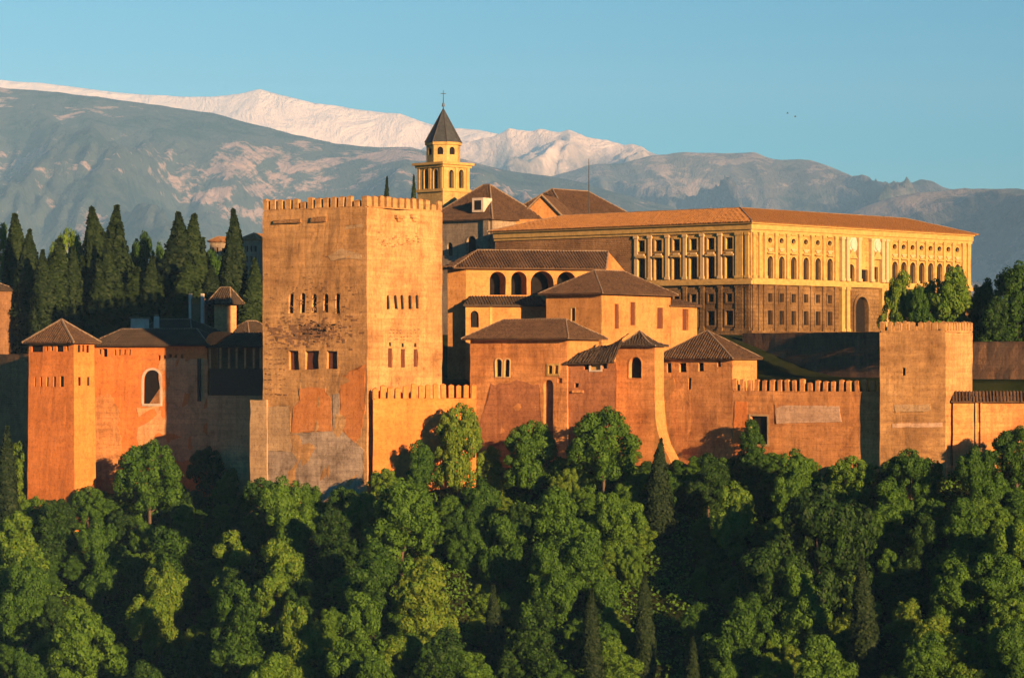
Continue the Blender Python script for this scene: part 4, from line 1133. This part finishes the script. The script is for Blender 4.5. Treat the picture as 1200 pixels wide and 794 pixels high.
bm = bmesh.new(); ff = Face((dm.x - 1.1, dm.y - 0.8), (dm.x + 1.1, dm.y - 2.3)); fbox(bm, ff, 0, ff.L, dm.z - 1.5, dm.z + 1.3, -3, 0)
finish(bm, 'dormer', M['white'], CH, 0.05)
bm = bmesh.new(); fbox(bm, ff, 0.5, ff.L - 0.5, dm.z - 1.1, dm.z + 0.8, -0.05, 0.02); finish(bm, 'window', M['pane'], CH)
# nave with long roof and gable
ft = rectfoot(664, 600, 590, 745, 40)
zn = zN(252, 600)
NV, nvf, _ = building('church_nave', 'wide brown hipped roof hall behind the palace, carrying a thin mast', 'church', ft, 0, zn, M['church'], None, 0.5, 0.05)
hip_roof(NV, ft, zn, zN(222, 612) - zn, 'roof', over=0.6, inset=(0.7, 0.7), capr=0.18)
bm = bmesh.new(); tube(bm, P(690, 250, 596), P(690, 186, 596), 0.13, 0.06); ms = finish(bm, 'mast', M['metal'], NV)
gb = Face(XY(613, 578), XY(657, 576)); gz0, gz1 = zN(252, 577), zN(229.5, 577)
GB = empty('gabled_house', gb.pt(gb.L / 2, 0, -6), 'small sunlit gable front with brown roof between church and palace roof', 'building')
bm = bmesh.new(); wall_face(bm, gb, 0, gz0, []); wall_face(bm, Face(gb.B, gb.B - gb.n * 12), 0, gz0, []); wall_face(bm, Face(gb.A - gb.n * 12, gb.A), 0, gz0, [])
pp = [(0, gz0), (gb.L, gz0), (gb.L / 2, gz1)]; poly(bm, [gb.pt(*q) for q in pp], pp); finish(bm, 'wall', M['ochre'], GB, 0.04)
bm = bmesh.new(); ov = 1.2
s = (gz1 - gz0) / (gb.L / 2)
eL, eR, rt = (-ov, gz0 - s * ov + 0.25), (gb.L + ov, gz0 - s * ov + 0.25), (gb.L / 2, gz1 + 0.25)
roof_faces(bm, [[gb.pt(*eL, -12), gb.pt(*eL, 0.5), gb.pt(*rt, 0.5), gb.pt(*rt, -12)], [gb.pt(*eR, 0.5), gb.pt(*eR, -12), gb.pt(*rt, -12), gb.pt(*rt, 0.5)]])
dn = Vector((0, 0, -0.35))
for a, b in ((gb.pt(*eL, 0.5), gb.pt(*rt, 0.5)), (gb.pt(*rt, 0.5), gb.pt(*eR, 0.5))): poly(bm, [a + dn, b + dn, b, a])
rf = finish(bm, 'roof', M['roof'], GB, 0.03)
bm = bmesh.new()
for a, b in ((gb.pt(*eL, 0.5), gb.pt(*rt, 0.5)), (gb.pt(*rt, 0.5), gb.pt(*eR, 0.5))): wobble_line(bm, a, b, 0.2)
finish(bm, 'ridge_cap', M['ridge'], rf)
lw = Face(XY(578.5, 572), XY(640, 570))
bm = bmesh.new(); fbox(bm, lw, 0, lw.L, 0, zN(257, 571), -1.5, 0); LWl = finish(bm, 'low_wall', M['ochre'], None, 0.04); tag(LWl, 'low sunlit ochre wall right of the church, behind palace roof', 'wall')

# bell tower
foot = rectfoot(519, 585, 489, 550, 45)
zsh, zbel, zcor = zN(222.5, 585), zN(190, 585), zN(187, 585)
ops = {0: [(497.3, 198, 502, 221, 'a', FR2), (508, 198, 513.5, 221, 'a', FR2)], 1: [(526, 199, 531.5, 220.5, 'a', FR2), (537.5, 199, 543, 220.5, 'a', FR2)]}
BT, bf, _ = building('bell_tower', 'pale yellow bell tower with dark pointed spire and cross', 'tower', foot, 0, zbel, M['bell'], ops, 0.7, 0.04, wallname='shaft')
def ring_band(nm, z0, z1, o, mt='trim', fsx=bf, root=BT):
    bm = bmesh.new()
    for f in fsx: fbox(bm, f, -o + 0.004, f.L + o - 0.004, z0, z1, -0.1, o)
    finish(bm, nm, M[mt], root, 0.02)
ring_band('string_course', zsh - 0.25, zsh + 0.3, 0.3)
ring_band('cornice', zbel - 0.9, zbel - 0.4, 0.35); ring_band('cornice', zbel - 0.397, zbel + 0.1, 0.75)
for f in bf[:2]:
    for u in (0.45, f.L / 2, f.L - 0.45):
        bm = bmesh.new(); fbox(bm, f, u - 0.35, u + 0.35, zsh + 0.31, zbel - 0.91, -0.05, 0.18); finish(bm, 'pilaster', M['trim'], BT)
c = sum(foot, Vector((0, 0))) / 4
c.x = (519.5 - CX) * c.y / F
R8 = 20.2 * c.y / F
oct_ = [c + Vector((math.cos(rad(-112.5 - 10 + 45 * k)), math.sin(rad(-112.5 - 10 + 45 * k)))) * R8 for k in range(8)]
z0, z1 = zbel + 0.1, zN(165.5, 585)
bm = bmesh.new(); ofl = [Face(oct_[k], oct_[(k + 1) % 8]) for k in range(8)]
oo = []
for f in ofl:
    L = f.L; o2 = [(L * 0.27, L * 0.73, zN(180, 585), zN(171, 585), 'a')]
    wall_face(bm, f, z0, z1, o2, 0.4); oo.append(o2)
poly(bm, [Vector((p.x, p.y, z1)) for p in oct_])
ln = finish(bm, 'lantern', M['bell'], BT, 0.02)
for f, o2 in zip(ofl, oo): add_windows(ln, f, o2, 0.4)
bm = bmesh.new()
for f in ofl: fbox(bm, f, -0.1, f.L + 0.1, z1 - 0.5, z1 + 0.05, -0.3, 0.3)
finish(bm, 'cornice', M['trim'], BT)
zs, za = z1 + 0.06, zN(124, 585)
bm = bmesh.new()
o8 = [c + (p - c) * 1.1 for p in oct_]; ap = Vector((c.x, c.y, za))
roof_faces(bm, [[Vector((o8[k].x, o8[k].y, zs)), Vector((o8[(k + 1) % 8].x, o8[(k + 1) % 8].y, zs)), ap] for k in range(8)], None)
poly(bm, [Vector((p.x, p.y, zs)) for p in o8][::-1])
M['slate'] = mat_plain('grey slate', (0.022, 0.028, 0.036), (0.048, 0.056, 0.066), 1.5)
sp_ = finish(bm, 'spire', M['slate'], BT)
bm = bmesh.new()
for p in o8: tube(bm, Vector((p.x, p.y, zs)), ap, 0.13, 0.05)
finish(bm, 'ridge_rib', M['metal'], sp_)
bm = bmesh.new(); tube(bm, ap - Vector((0, 0, 0.3)), Vector((c.x, c.y, zN(103, 585))), 0.12, 0.05)
zx = zN(107, 585); tube(bm, Vector((c.x - 0.55, c.y, zx)), Vector((c.x + 0.55, c.y, zx)), 0.07)
tube(bm, Vector((c.x, c.y, za + 0.3)), Vector((c.x, c.y, za + 1.0)), 0.32, 0.2, 8); finish(bm, 'cross', M['metal'], BT)

# ------------------------------------------------------------------ trees
def quads_mesh(name, verts, mat):
    n = len(verts) // 4
    me = bpy.data.meshes.new(name)
    me.vertices.add(n * 4); me.vertices.foreach_set('co', verts.astype(np.float32).ravel())
    me.loops.add(n * 4); me.loops.foreach_set('vertex_index', np.arange(n * 4, dtype=np.int32))
    me.polygons.add(n); me.polygons.foreach_set('loop_start', np.arange(0, n * 4, 4, dtype=np.int32))
    me.update(calc_edges=True); me.materials.append(mat)
    return me

def leaf_quads(rng, pos, nrm, size):
    n = len(pos)
    nrm = nrm / np.linalg.norm(nrm, axis=1, keepdims=True)
    t = rng.normal(size=(n, 3)); t -= nrm * (t * nrm).sum(1, keepdims=True); t /= np.linalg.norm(t, axis=1, keepdims=True)
    b = np.cross(nrm, t)
    s = size[:, None]
    k = np.stack([pos - t * s - b * s * 0.2, pos - b * s * 0.75, pos + t * s + b * s * 0.1, pos + b * s * 0.75], 1)
    return k.reshape(-1, 3)

def rdirs(rng, n):
    d = rng.normal(size=(n, 3)); return d / np.linalg.norm(d, axis=1, keepdims=True)

def broad_crown(seed, shape):
    rng = np.random.default_rng(seed)
    lobes = []                      # centre, radii
    if shape == 'round': lobes = [((0, 0, 5.9), (4.0, 4.0, 5.3)), ((1.6, 0.8, 8.2), (2.2, 2.2, 2.4)), ((-1.2, -1.5, 3.6), (2.9, 2.9, 2.8))]
    elif shape == 'tall': lobes = [((0, 0, 5.2), (3.0, 3.0, 4.6)), ((0.6, 0.3, 10.0), (2.1, 2.1, 3.0)), ((-1.5, 0, 5.0), (2.2, 2.2, 2.8)), ((1.4, 1.0, 3.2), (2.3, 2.3, 2.6))]
    elif shape == 'lumpy':
        for k in range(13):
            a = k * 2.4 + rng.uniform(-.4, .4); r = rng.uniform(0.8, 3.0); z = 2.0 + 7.2 * ((k * 5) % 13) / 12 - 0.3 * r
            q = rng.uniform(1.5, 2.4); lobes.append(((r * math.cos(a), r * math.sin(a), z), (q, q, q * 1.1)))
        lobes.append(((0.2, 0, 10.0), (1.9, 1.9, 1.9)))
    elif shape == 'wide':
        for k in range(18):
            a = k * 2.4; r = 0.8 + 3.3 * (k / 17) ** 0.6; z = 8.8 - 0.33 * r * r * 0.35 - rng.uniform(0, 1.4) - (k % 3) * 2.2
            q = rng.uniform(1.5, 2.2); lobes.append(((r * math.cos(a), r * math.sin(a), z), (q, q, q * 0.95)))
    cl = []
    for c, R in lobes:
        c = np.array(c); R = np.array(R)
        area = (R[0] * R[1] * R[2]) ** (2 / 3)
        n = int(area * 3.3) + 6
        d = rdirs(rng, n); d[:, 2] = np.abs(d[:, 2]) * np.where(rng.random(n) < 0.78, 1, -1)
        rr = np.where(rng.random(n) < 0.8, rng.uniform(0.84, 1.14, n), rng.uniform(0.35, 0.8, n))
        p = c + d * R * rr[:, None]
        for i in range(n): cl.append((p[i], rng.uniform(0.62, 1.12), d[i]))
    P_, N_, S_ = [], [], []
    for p, r, od in cl:
        n = int(270 * r * r) + 40
        d = rdirs(rng, n)
        d = d[(d @ od) > -0.55]; n = len(d)
        rad_ = r * np.where(rng.random(n) < 0.75, rng.uniform(0.82, 1.08, n), rng.uniform(0.5, 1.22, n))
        q = p + d * rad_[:, None] * np.array([1, 1, 0.95])
        P_.append(q); N_.append(d + rng.normal(size=(n, 3)) * 0.3); S_.append(rng.uniform(0.07, 0.20, n) + 0.12 * (rng.random(n) < 0.12))
    V = leaf_quads(rng, np.concatenate(P_), np.concatenate(N_), np.concatenate(S_))
    return quads_mesh('crown', V, M['leaf']), [c for c, R in lobes]

def cypress_crown(seed, h=20.0, w=2.1, columnar=0.5):
    rng = np.random.default_rng(seed)
    n = 12000
    t = rng.random(n) ** 0.85
    env = np.clip(np.minimum((t / 0.12) ** 0.6, 1) * (1 - t ** (1.4 + columnar * 2)), 0.02, 1)
    a = rng.uniform(0, 2 * np.pi, n)
    ph = rng.uniform(0, 6.28, 4)
    lump = 1 + 0.09 * np.sin(a * 3 + t * 22 + ph[0]) + 0.08 * np.sin(a * 5 - t * 37 + ph[1]) + 0.06 * np.sin(t * 55 + a * 2 + ph[2])
    r = w * env * lump * np.where(rng.random(n) < 0.8, rng.uniform(0.82, 1.08, n), rng.uniform(0.3, 0.85, n))
    cxo = 0.16 * w * np.sin(t * 5 + ph[0]); cyo = 0.16 * w * np.sin(t * 4 + ph[1]); hh_ = np.full(n, h)
    for q in range(4):
        sel = slice(int(n * (0.5 + q * 0.11)), int(n * (0.5 + (q + 1) * 0.11)))
        an = rng.uniform(0, 6.28); cxo[sel] += 0.5 * w * math.cos(an); cyo[sel] += 0.5 * w * math.sin(an); hh_[sel] = h * rng.uniform(0.5, 0.92); r[sel] *= 0.62
    pos = np.stack([r * np.cos(a) + cxo, r * np.sin(a) + cyo, 0.8 + t * (hh_ - 0.8)], 1)
    nr = np.stack([np.cos(a), np.sin(a), 0.35 + 0 * a], 1) + rng.normal(size=(n, 3)) * 0.4
    V = leaf_quads(rng, pos, nr, rng.uniform(0.14, 0.34, n))
    return quads_mesh('crown', V, M['cyp'])

def trunk_mesh(limbs, h, r):
    bm = bmesh.new()
    tube(bm, Vector((0, 0, -1.5)), Vector((0.08, 0.05, h * 0.5)), r, r * 0.75, 8)
    tube(bm, Vector((0.08, 0.05, h * 0.5 - 0.02)), Vector((0.1, 0, h)), r * 0.75, r * 0.35, 8)
    for c in limbs: tube(bm, Vector((0.05, 0.03, h * 0.45)), Vector(c), r * 0.42, r * 0.1, 6)
    me = bpy.data.meshes.new('trunk'); bm.to_mesh(me); bm.free(); me.materials.append(M['bark']); return me

KIND = {}
for nm, shape, seeds in (('round', 'round', (1, 2)), ('tall', 'tall', (3, 4)), ('lumpy', 'lumpy', (5, 6, 15)), ('wide', 'wide', (7, 8))):
    KIND[nm] = []
    for s in seeds:
        cm, lc = broad_crown(s, shape)
        co = np.empty(len(cm.vertices) * 3, np.float32); cm.vertices.foreach_get('co', co); co = co.reshape(-1, 3)
        KIND[nm].append((cm, trunk_mesh(lc[:9], 6.5, 0.28), np.abs(co[:, :2]).max(), co[:, 2].max()))
for nm, w, c in (('cypress', 2.3, 0.35), ('column', 1.35, 0.9)):
    KIND[nm] = []
    for s in (11, 12, 13):
        cm = cypress_crown(s, 20.0, w * (0.9 + 0.1 * (s - 11)), c)
        KIND[nm].append((cm, trunk_mesh([], 6, 0.22), w * 1.1, 20.0))

TREES = []
def tree(name, kind, x, y, H, W, label=None, group=None, px=0, yt=0, zb=None):
    cm, tm, rw, hh = random.choice(KIND[kind])
    r = bpy.data.objects.new(name, None); COL.objects.link(r)
    r.location = (x, y, (ground(x, y) if zb is None else zb) - 0.2); r.rotation_euler = (0, 0, random.uniform(0, 6.28))
    s = W / (2 * rw); r.scale = (s, s, H / hh)
    o = bpy.data.objects.new('crown', cm); COL.objects.link(o); o.parent = r
    t = bpy.data.objects.new('trunk', tm); COL.objects.link(t); t.parent = r
    r['category'] = 'tree'
    if group: r['group'] = group
    if label: r['label'] = label
    TREES.append((r, kind, px, yt, label))
    return r

def forest(px, yt, wpx, kind='lumpy', label=None, asp=None, name=None):
    """stand a tree on the slope so its top shows at (px, yt) and its crown is wpx wide"""
    asp = asp or {'round': 1.25, 'tall': 1.55, 'lumpy': 1.2, 'wide': 1.1, 'cypress': 4.2, 'column': 6}[kind]
    best = None
    for Y in np.arange(345, 458, 0.5):
        x = (px - CX) * Y / F
        if Y > np.interp(x, TX, TY) - 3.0: break
        W = wpx * Y / F; H = W * asp
        e = abs(ground(x, Y) + H - (HY - yt) * Y / F)
        if best is None or e < best[0]: best = (e, x, Y, W)
    e, x, Y, W = best
    H = max(2.5, (HY - yt) * Y / F - ground(x, Y))
    H = min(H, W * asp * 1.6)
    nm = name or ('cypress_tree' if kind in ('cypress', 'column') else 'broadleaf_tree')
    return tree(nm, kind, x, Y, H, W, label, 'trees on the wooded slope below the walls', px, yt)

HAND = [
 (40, 578, 52, 'round', None), (72, 582, 54, 'lumpy', None), (104, 566, 52, 'round', None), (306, 556, 56, 'round', None), (365, 562, 62, 'lumpy', None), (402, 566, 56, 'round', None), (450, 545, 50, 'round', None), (268, 545, 50, 'lumpy', None),
 (176, 511, 92, 'round', 'big round tree hiding the foot of the shaded wall left of the great tower'), (243, 520, 52, 'round', None), (60, 583, 80, 'lumpy', None), (335, 553, 98, 'lumpy', 'lobed leafy tree right under the great square tower'),
 (425, 572, 60, 'round', None), (538, 467, 66, 'round', 'tall dense tree standing against the low battlemented wall'), (492, 512, 66, 'lumpy', None), (575, 520, 60, 'lumpy', None), (622, 488, 76, 'round', 'green tree in front of the big reddish house'),
 (708, 472, 96, 'round', 'large round tree in front of the lean-to house and turret'), (882, 488, 52, 'tall', 'narrow tree in front of the dark doorway'), (930, 522, 84, 'lumpy', None),
 (1068, 522, 86, 'wide', 'broad bush-like tree at the foot of the right-hand tower'), (1000, 530, 70, 'round', None), (1148, 518, 84, 'lumpy', None), (1192, 495, 76, 'round', 'tree at the right edge against the tile-capped wall'), (830, 528, 70, 'lumpy', None), (775, 545, 60, 'lumpy', None),
 (18, 470, 44, 'tall', 'dark leafy tree at the left edge in front of the garden wall'), (20, 596, 90, 'lumpy', None), (120, 604, 84, 'lumpy', None), (200, 612, 86, 'tall', None), (275, 618, 74, 'tall', None), (325, 628, 88, 'lumpy', None), (392, 590, 84, 'lumpy', None), (470, 556, 100, 'round', None),
 (560, 556, 86, 'lumpy', None), (592, 598, 94, 'wide', None), (655, 566, 100, 'lumpy', None), (722, 572, 84, 'wide', None), (962, 562, 150, 'wide', 'biggest broad-crowned tree of the slope, below the long red battlemented wall'),
 (905, 628, 110, 'wide', None), (1080, 598, 64, 'tall', None), (1128, 580, 86, 'lumpy', None), (1188, 606, 104, 'wide', None), (1040, 560, 80, 'lumpy', None), (860, 560, 90, 'lumpy', None),
 (97, 704, 108, 'round', 'dome-shaped leafy tree at the bottom left'), (190, 655, 104, 'lumpy', None), (280, 676, 90, 'tall', None), (440, 632, 96, 'lumpy', None), (420, 690, 90, 'tall', None), (500, 650, 104, 'lumpy', None),
 (640, 632, 92, 'lumpy', None), (620, 702, 84, 'tall', None), (690, 622, 80, 'lumpy', None), (872, 690, 104, 'lumpy', None), (935, 655, 100, 'lumpy', None), (1126, 648, 88, 'round', None), (1088, 735, 90, 'lumpy', None),
 (1172, 640, 90, 'round', None), (1040, 640, 44, 'tall', None), (820, 702, 66, 'lumpy', None), (30, 650, 100, 'lumpy', None), (240, 740, 90, 'lumpy', None), (350, 700, 90, 'lumpy', None), (520, 730, 100, 'lumpy', None), (960, 740, 110, 'lumpy', None), (1190, 720, 90, 'lumpy', None), (320, 760, 90, 'lumpy', None), (440, 765, 90, 'lumpy', None), (30, 755, 90, 'lumpy', None), (170, 770, 90, 'lumpy', None),
]
CYP = [(775, 512, 34, 'cypress', 'dark cypress at the foot of the turret, tallest cypress of the slope'), (757, 668, 24, 'column', 'slim cypress column at the bottom, right of the middle'), (580, 684, 24, 'column', 'slim cypress at the bottom left of the middle, under the low wall'), (695, 688, 25, 'column', 'slim cypress between the two others at the bottom middle'),
       (1012, 650, 30, 'column', 'cypress column rising in front of the biggest broad tree'), (811, 744, 18, 'column', 'small cypress tip at the bottom edge, right of the middle'), (9, 498, 32, 'column', 'dark cypress at the left edge beside the slender tower'), (-12, 505, 34, 'column', 'cypress cut off by the left edge of the picture')]
for px, yt, w, k, lab in HAND: forest(px, yt, w, k, lab)
cyp_at = []
for px, yt, w, k, lab in CYP:
    r = forest(px, yt, w, k, lab, asp=5.5 if k == 'column' else 3.6)
    if px > 500: cyp_at.append((px, r.location.y))
# undergrowth trees filling the slope between them
pts = [(t[0].location.x, t[0].location.y, 2.0) for t in TREES]
tries = 0; n0 = 0
rnd = random.Random(5)
while n0 < 430 and tries < 12000:
    tries += 1
    x = rnd.uniform(-84, 84); y = rnd.uniform(350, 456)
    yw = np.interp(x, TX, TY)
    if y > yw - 4 or abs(x) > y * 0.19: continue
    if 782 < CX + F * x / y < 905 and rnd.random() < 0.55 and y > 372: continue
    if any((x - a) ** 2 + (y - b) ** 2 < (c + 0.75) ** 2 for a, b, c in pts): continue
    if any(abs(CX + F * x / y - c0) < 30 and y < c1 + 1 for c0, c1 in cyp_at): continue
    near = yw - y
    H = min(rnd.uniform(4.8, 8.6), 3.5 + near * 0.35) * (0.8 if y > 380 else 1.0); W = H * rnd.uniform(0.85, 1.15)
    z = ground(x, y) + H
    tree('broadleaf_tree', rnd.choice(['lumpy', 'round', 'wide', 'round']), x, y, H, W, None, 'trees on the wooded slope below the walls', CX + F * x / y, HY - z * F / y)
    pts.append((x, y, 1.3)); n0 += 1

n1 = 0
for k in range(2500):
    if n1 >= 70: break
    x = rnd.uniform(-82, 80); yw = float(np.interp(x, TX, TY)); y = yw - rnd.uniform(2.5, 12)
    if abs(x) > y * 0.18: continue
    if any((x - a) ** 2 + (y - b) ** 2 < (c * 0.6 + 0.9) ** 2 for a, b, c in pts): continue
    H = rnd.uniform(2.6, 4.6); W = H * rnd.uniform(1.0, 1.4)
    tree('shrub', rnd.choice(['round', 'lumpy']), x, y, H, W, None, 'shrubs at the wall foot', CX + F * x / y, HY - (ground(x, y) + H) * F / y)['category'] = 'shrub'
    pts.append((x, y, 1.0)); n1 += 1

# ivy, brambles and scrub between the trunks: nobody could count it
rg = np.random.default_rng(21)
gx = rg.uniform(-86, 84, 90000); gy = np.interp(gx, TX, TY) - 1.5 - 72 * rg.random(90000) ** 1.1
gz = np.array([ground(a, b) for a, b in zip(gx, gy)])
hh = np.array([0.5 + 0.9 * (0.5 + 0.5 * noise.noise(Vector((a * 0.25, b * 0.25, 4)))) for a, b in zip(gx, gy)])
pos = np.stack([gx, gy, gz + rg.random(90000) ** 0.5 * hh], 1)
nr = rg.normal(size=(90000, 3)) * 0.6 + np.array([0.1, -0.5, 0.8])
um = quads_mesh('undergrowth', leaf_quads(rg, pos, nr, rg.uniform(0.14, 0.34, 90000)), M['leaf'])
uo = bpy.data.objects.new('undergrowth', um); COL.objects.link(uo)
tag(uo, 'low leafy undergrowth covering the slope between the trees', 'undergrowth', None, 'stuff')

# tall cypresses and trees on the plateau at the left
def upper(px, yt, wpx, kind, Y, label, zb=-2.0):
    x = (px - CX) * Y / F; H = (HY - yt) * Y / F - zb
    if px < 400 and kind in ('cypress', 'column'): wpx *= 1.5
    return tree('cypress_tree' if kind in ('cypress', 'column') else 'broadleaf_tree', kind, x, Y, H, wpx * Y / F, label, 'trees behind the left wing' if px < 400 else 'trees behind the right-hand tower', px, yt, zb)
for a in [(108, 242, 42, 'cypress', 505, 'tall dark cypress, left one of the tallest pair behind the wing'), (140, 240, 46, 'cypress', 512, 'tall dark cypress, right one of the tallest pair behind the wing'), (203, 248, 46, 'cypress', 505, 'pointed cypress behind the belvedere, third tall one from the left'),
          (232, 250, 46, 'cypress', 512, 'broad green cypress right of the belvedere, fourth tall one from the left'), (270, 244, 36, 'cypress', 508, 'sharp dark cypress directly behind the small lantern tower'), (295, 302, 30, 'cypress', 505, 'short dark cypress touching the left edge of the great tower'),
          (70, 278, 26, 'column', 500, 'thin cypress left of the tallest pair'), (38, 268, 34, 'cypress', 505, 'dark cypress behind the slender tower, near the left edge'), (20, 250, 26, 'column', 515, 'slim poplar-like tree near the left edge of the picture'), (53, 292, 32, 'cypress', 498, 'short cypress behind the slender tower roof'), (5, 258, 40, 'tall', 520, 'leafy tree at the very left edge, upper row'), (88, 288, 30, 'cypress', 500, 'short dark cypress just left of the tallest pair'), (122, 280, 40, 'cypress', 498, 'dark cypress in front of the tallest pair'), (182, 300, 36, 'cypress', 500, 'shorter cypress left of the belvedere'), (215, 300, 40, 'cypress', 498, 'shorter dark cypress right behind the belvedere'), (252, 310, 34, 'cypress', 500, 'low dark cypress left of the lantern tower'), (160, 312, 44, 'cypress', 500, 'low dark cypress in the middle of the row'),
          (78, 262, 60, 'round', 525, 'green leafy tree between slim cypresses at the upper left'), (166, 266, 56, 'round', 530, 'leafy tree right of the tallest cypress pair'), (188, 280, 46, 'round', 528, 'leafy tree left of the third tall cypress'), (246, 288, 50, 'round', 525, 'leafy tree behind the lantern tower'),
          (1054, 312, 54, 'round', 470, 'leafy tree in front of the right end of the palace'), (1078, 330, 44, 'lumpy', 466, 'low green tree between palace portal and right-hand tower'), (1120, 310, 78, 'lumpy', 474, 'dark green tree behind the right-hand tower'), (1098, 322, 60, 'round', 478, 'dark green tree just left of the one behind the right-hand tower'), (1152, 322, 66, 'lumpy', 478, 'dark tree right of the one behind the right-hand tower'), (1192, 302, 80, 'round', 470, 'tall dark tree at the right edge above the brown wall'), (1170, 345, 60, 'lumpy', 466, 'lower dark tree near the right edge above the brown wall'), (1218, 318, 70, 'round', 472, 'tree cut off by the right edge above the brown wall'),
          (1046, 372, 36, 'lumpy', 462, 'low shrub-like tree left behind the right-hand tower'),
          ]: upper(*a)
upper(455, 207, 26, 'cypress', 540, 'dark cypress tip above the battlements, left of the bell tower', 0); upper(485.5, 205, 22, 'cypress', 545, 'dark cypress tip right beside the bell tower', 0)

# leave out slope trees the photo shows nothing of (behind nearer trees or below the frame)
def shape_px(t):
    r, k, px, yt, lab = t; Y = r.location.y
    cm = r.children[0].data; w = max(abs(v) for v in (r.children[0].bound_box[0][0], r.children[0].bound_box[6][0])) * r.scale.x
    return px, yt, HY - (r.location.z + 1) * F / Y, w * F / Y, Y
SH_ = [shape_px(t) for t in TREES]
keep = []
for t, (px, yt, yb, hw, Y) in zip(TREES, SH_):
    if t[4] is None:
        vis = 0
        for fx in (-0.5, -0.25, 0, 0.25, 0.5):
            for fy in (0.08, 0.22, 0.4, 0.6):
                x, y = px + fx * hw * 2 * (0.4 + fy), yt + fy * (yb - yt)
                if y > 792 or x < 2 or x > 1198: continue
                if any(Y2 < Y - 0.5 and a + 2 < y < b and ((x - p2) / (h2 * 0.85)) ** 2 + ((y - (a + b) / 2) / ((b - a) * 0.5)) ** 2 < 1 for p2, a, b, h2, Y2 in SH_): continue
                vis += 1
        if vis < 2:
            for o in list(t[0].children): bpy.data.objects.remove(o)
            bpy.data.objects.remove(t[0]); continue
    keep.append(t)
TREES = keep
# labels for the slope trees: place in the photo + order inside its cell
COLS = [(150, 'under the slender orange tower'), (300, 'under the shaded wall'), (430, 'under the great tower'), (560, 'under the low battlemented wall'), (720, 'under the big reddish house'), (870, 'under turret and gatehouse'), (1030, 'under the long red wall'), (1110, 'under the right-hand tower'), (9999, 'under the tile-capped wall')]
ROWS = [(560, 'near the wall foot'), (620, 'in the upper slope'), (690, 'in the middle slope'), (99999, 'at the bottom edge')]
ORD = 'leftmost second third fourth fifth sixth seventh eighth ninth tenth eleventh twelfth thirteenth fourteenth fifteenth sixteenth seventeenth eighteenth nineteenth twentieth'.split()
ORD += ['twenty-' + w for w in ORD[1:9]]
ORD[20:20] = ['twenty-first']
KW = {'shrub': 'low shrub', 'round': 'round green tree', 'lumpy': 'lobed green tree', 'tall': 'tall leafy tree', 'wide': 'broad leafy tree', 'cypress': 'cypress', 'column': 'slim cypress'}
cells = {}
for r, k, px, yt, lab in TREES:
    if lab: continue
    c_ = next(n for x, n in COLS if px < x); w_ = next(n for y, n in ROWS if yt < y)
    cells.setdefault((c_, w_, 'shrub' if r.name.startswith('shrub') else k), []).append((px, r))
for (c_, w_, k), lst in cells.items():
    lst.sort(key=lambda t: t[0])
    for i, (px, r) in enumerate(lst):
        o = (ORD[i] + ' from the left' if i else ORD[0]) if len(lst) > 1 else 'only'
        r['label'] = f'{KW[k]} {w_}, {c_}, {o}'

# ------------------------------------------------------------------ two birds
for i, (px, y, lab) in enumerate(((923, 133, 'upper left one of two tiny birds in the sky'), (932, 137, 'lower right one of two tiny birds in the sky'))):
    c = P(px, y, 430); bm = bmesh.new()
    tube(bm, c - Vector((0.16, 0, 0)), c + Vector((0.14, 0, 0.02)), 0.05, 0.03)
    for s in (-1, 1):
        poly(bm, [c + Vector((0.08, 0, 0.02)), c + Vector((-0.08, 0, 0.02)), c + Vector((-0.1, s * 0.3, 0.16)), c + Vector((0, s * 0.34, 0.17))])
    b = finish(bm, 'bird', M['metal']); tag(b, lab, 'bird', 'birds in the sky')
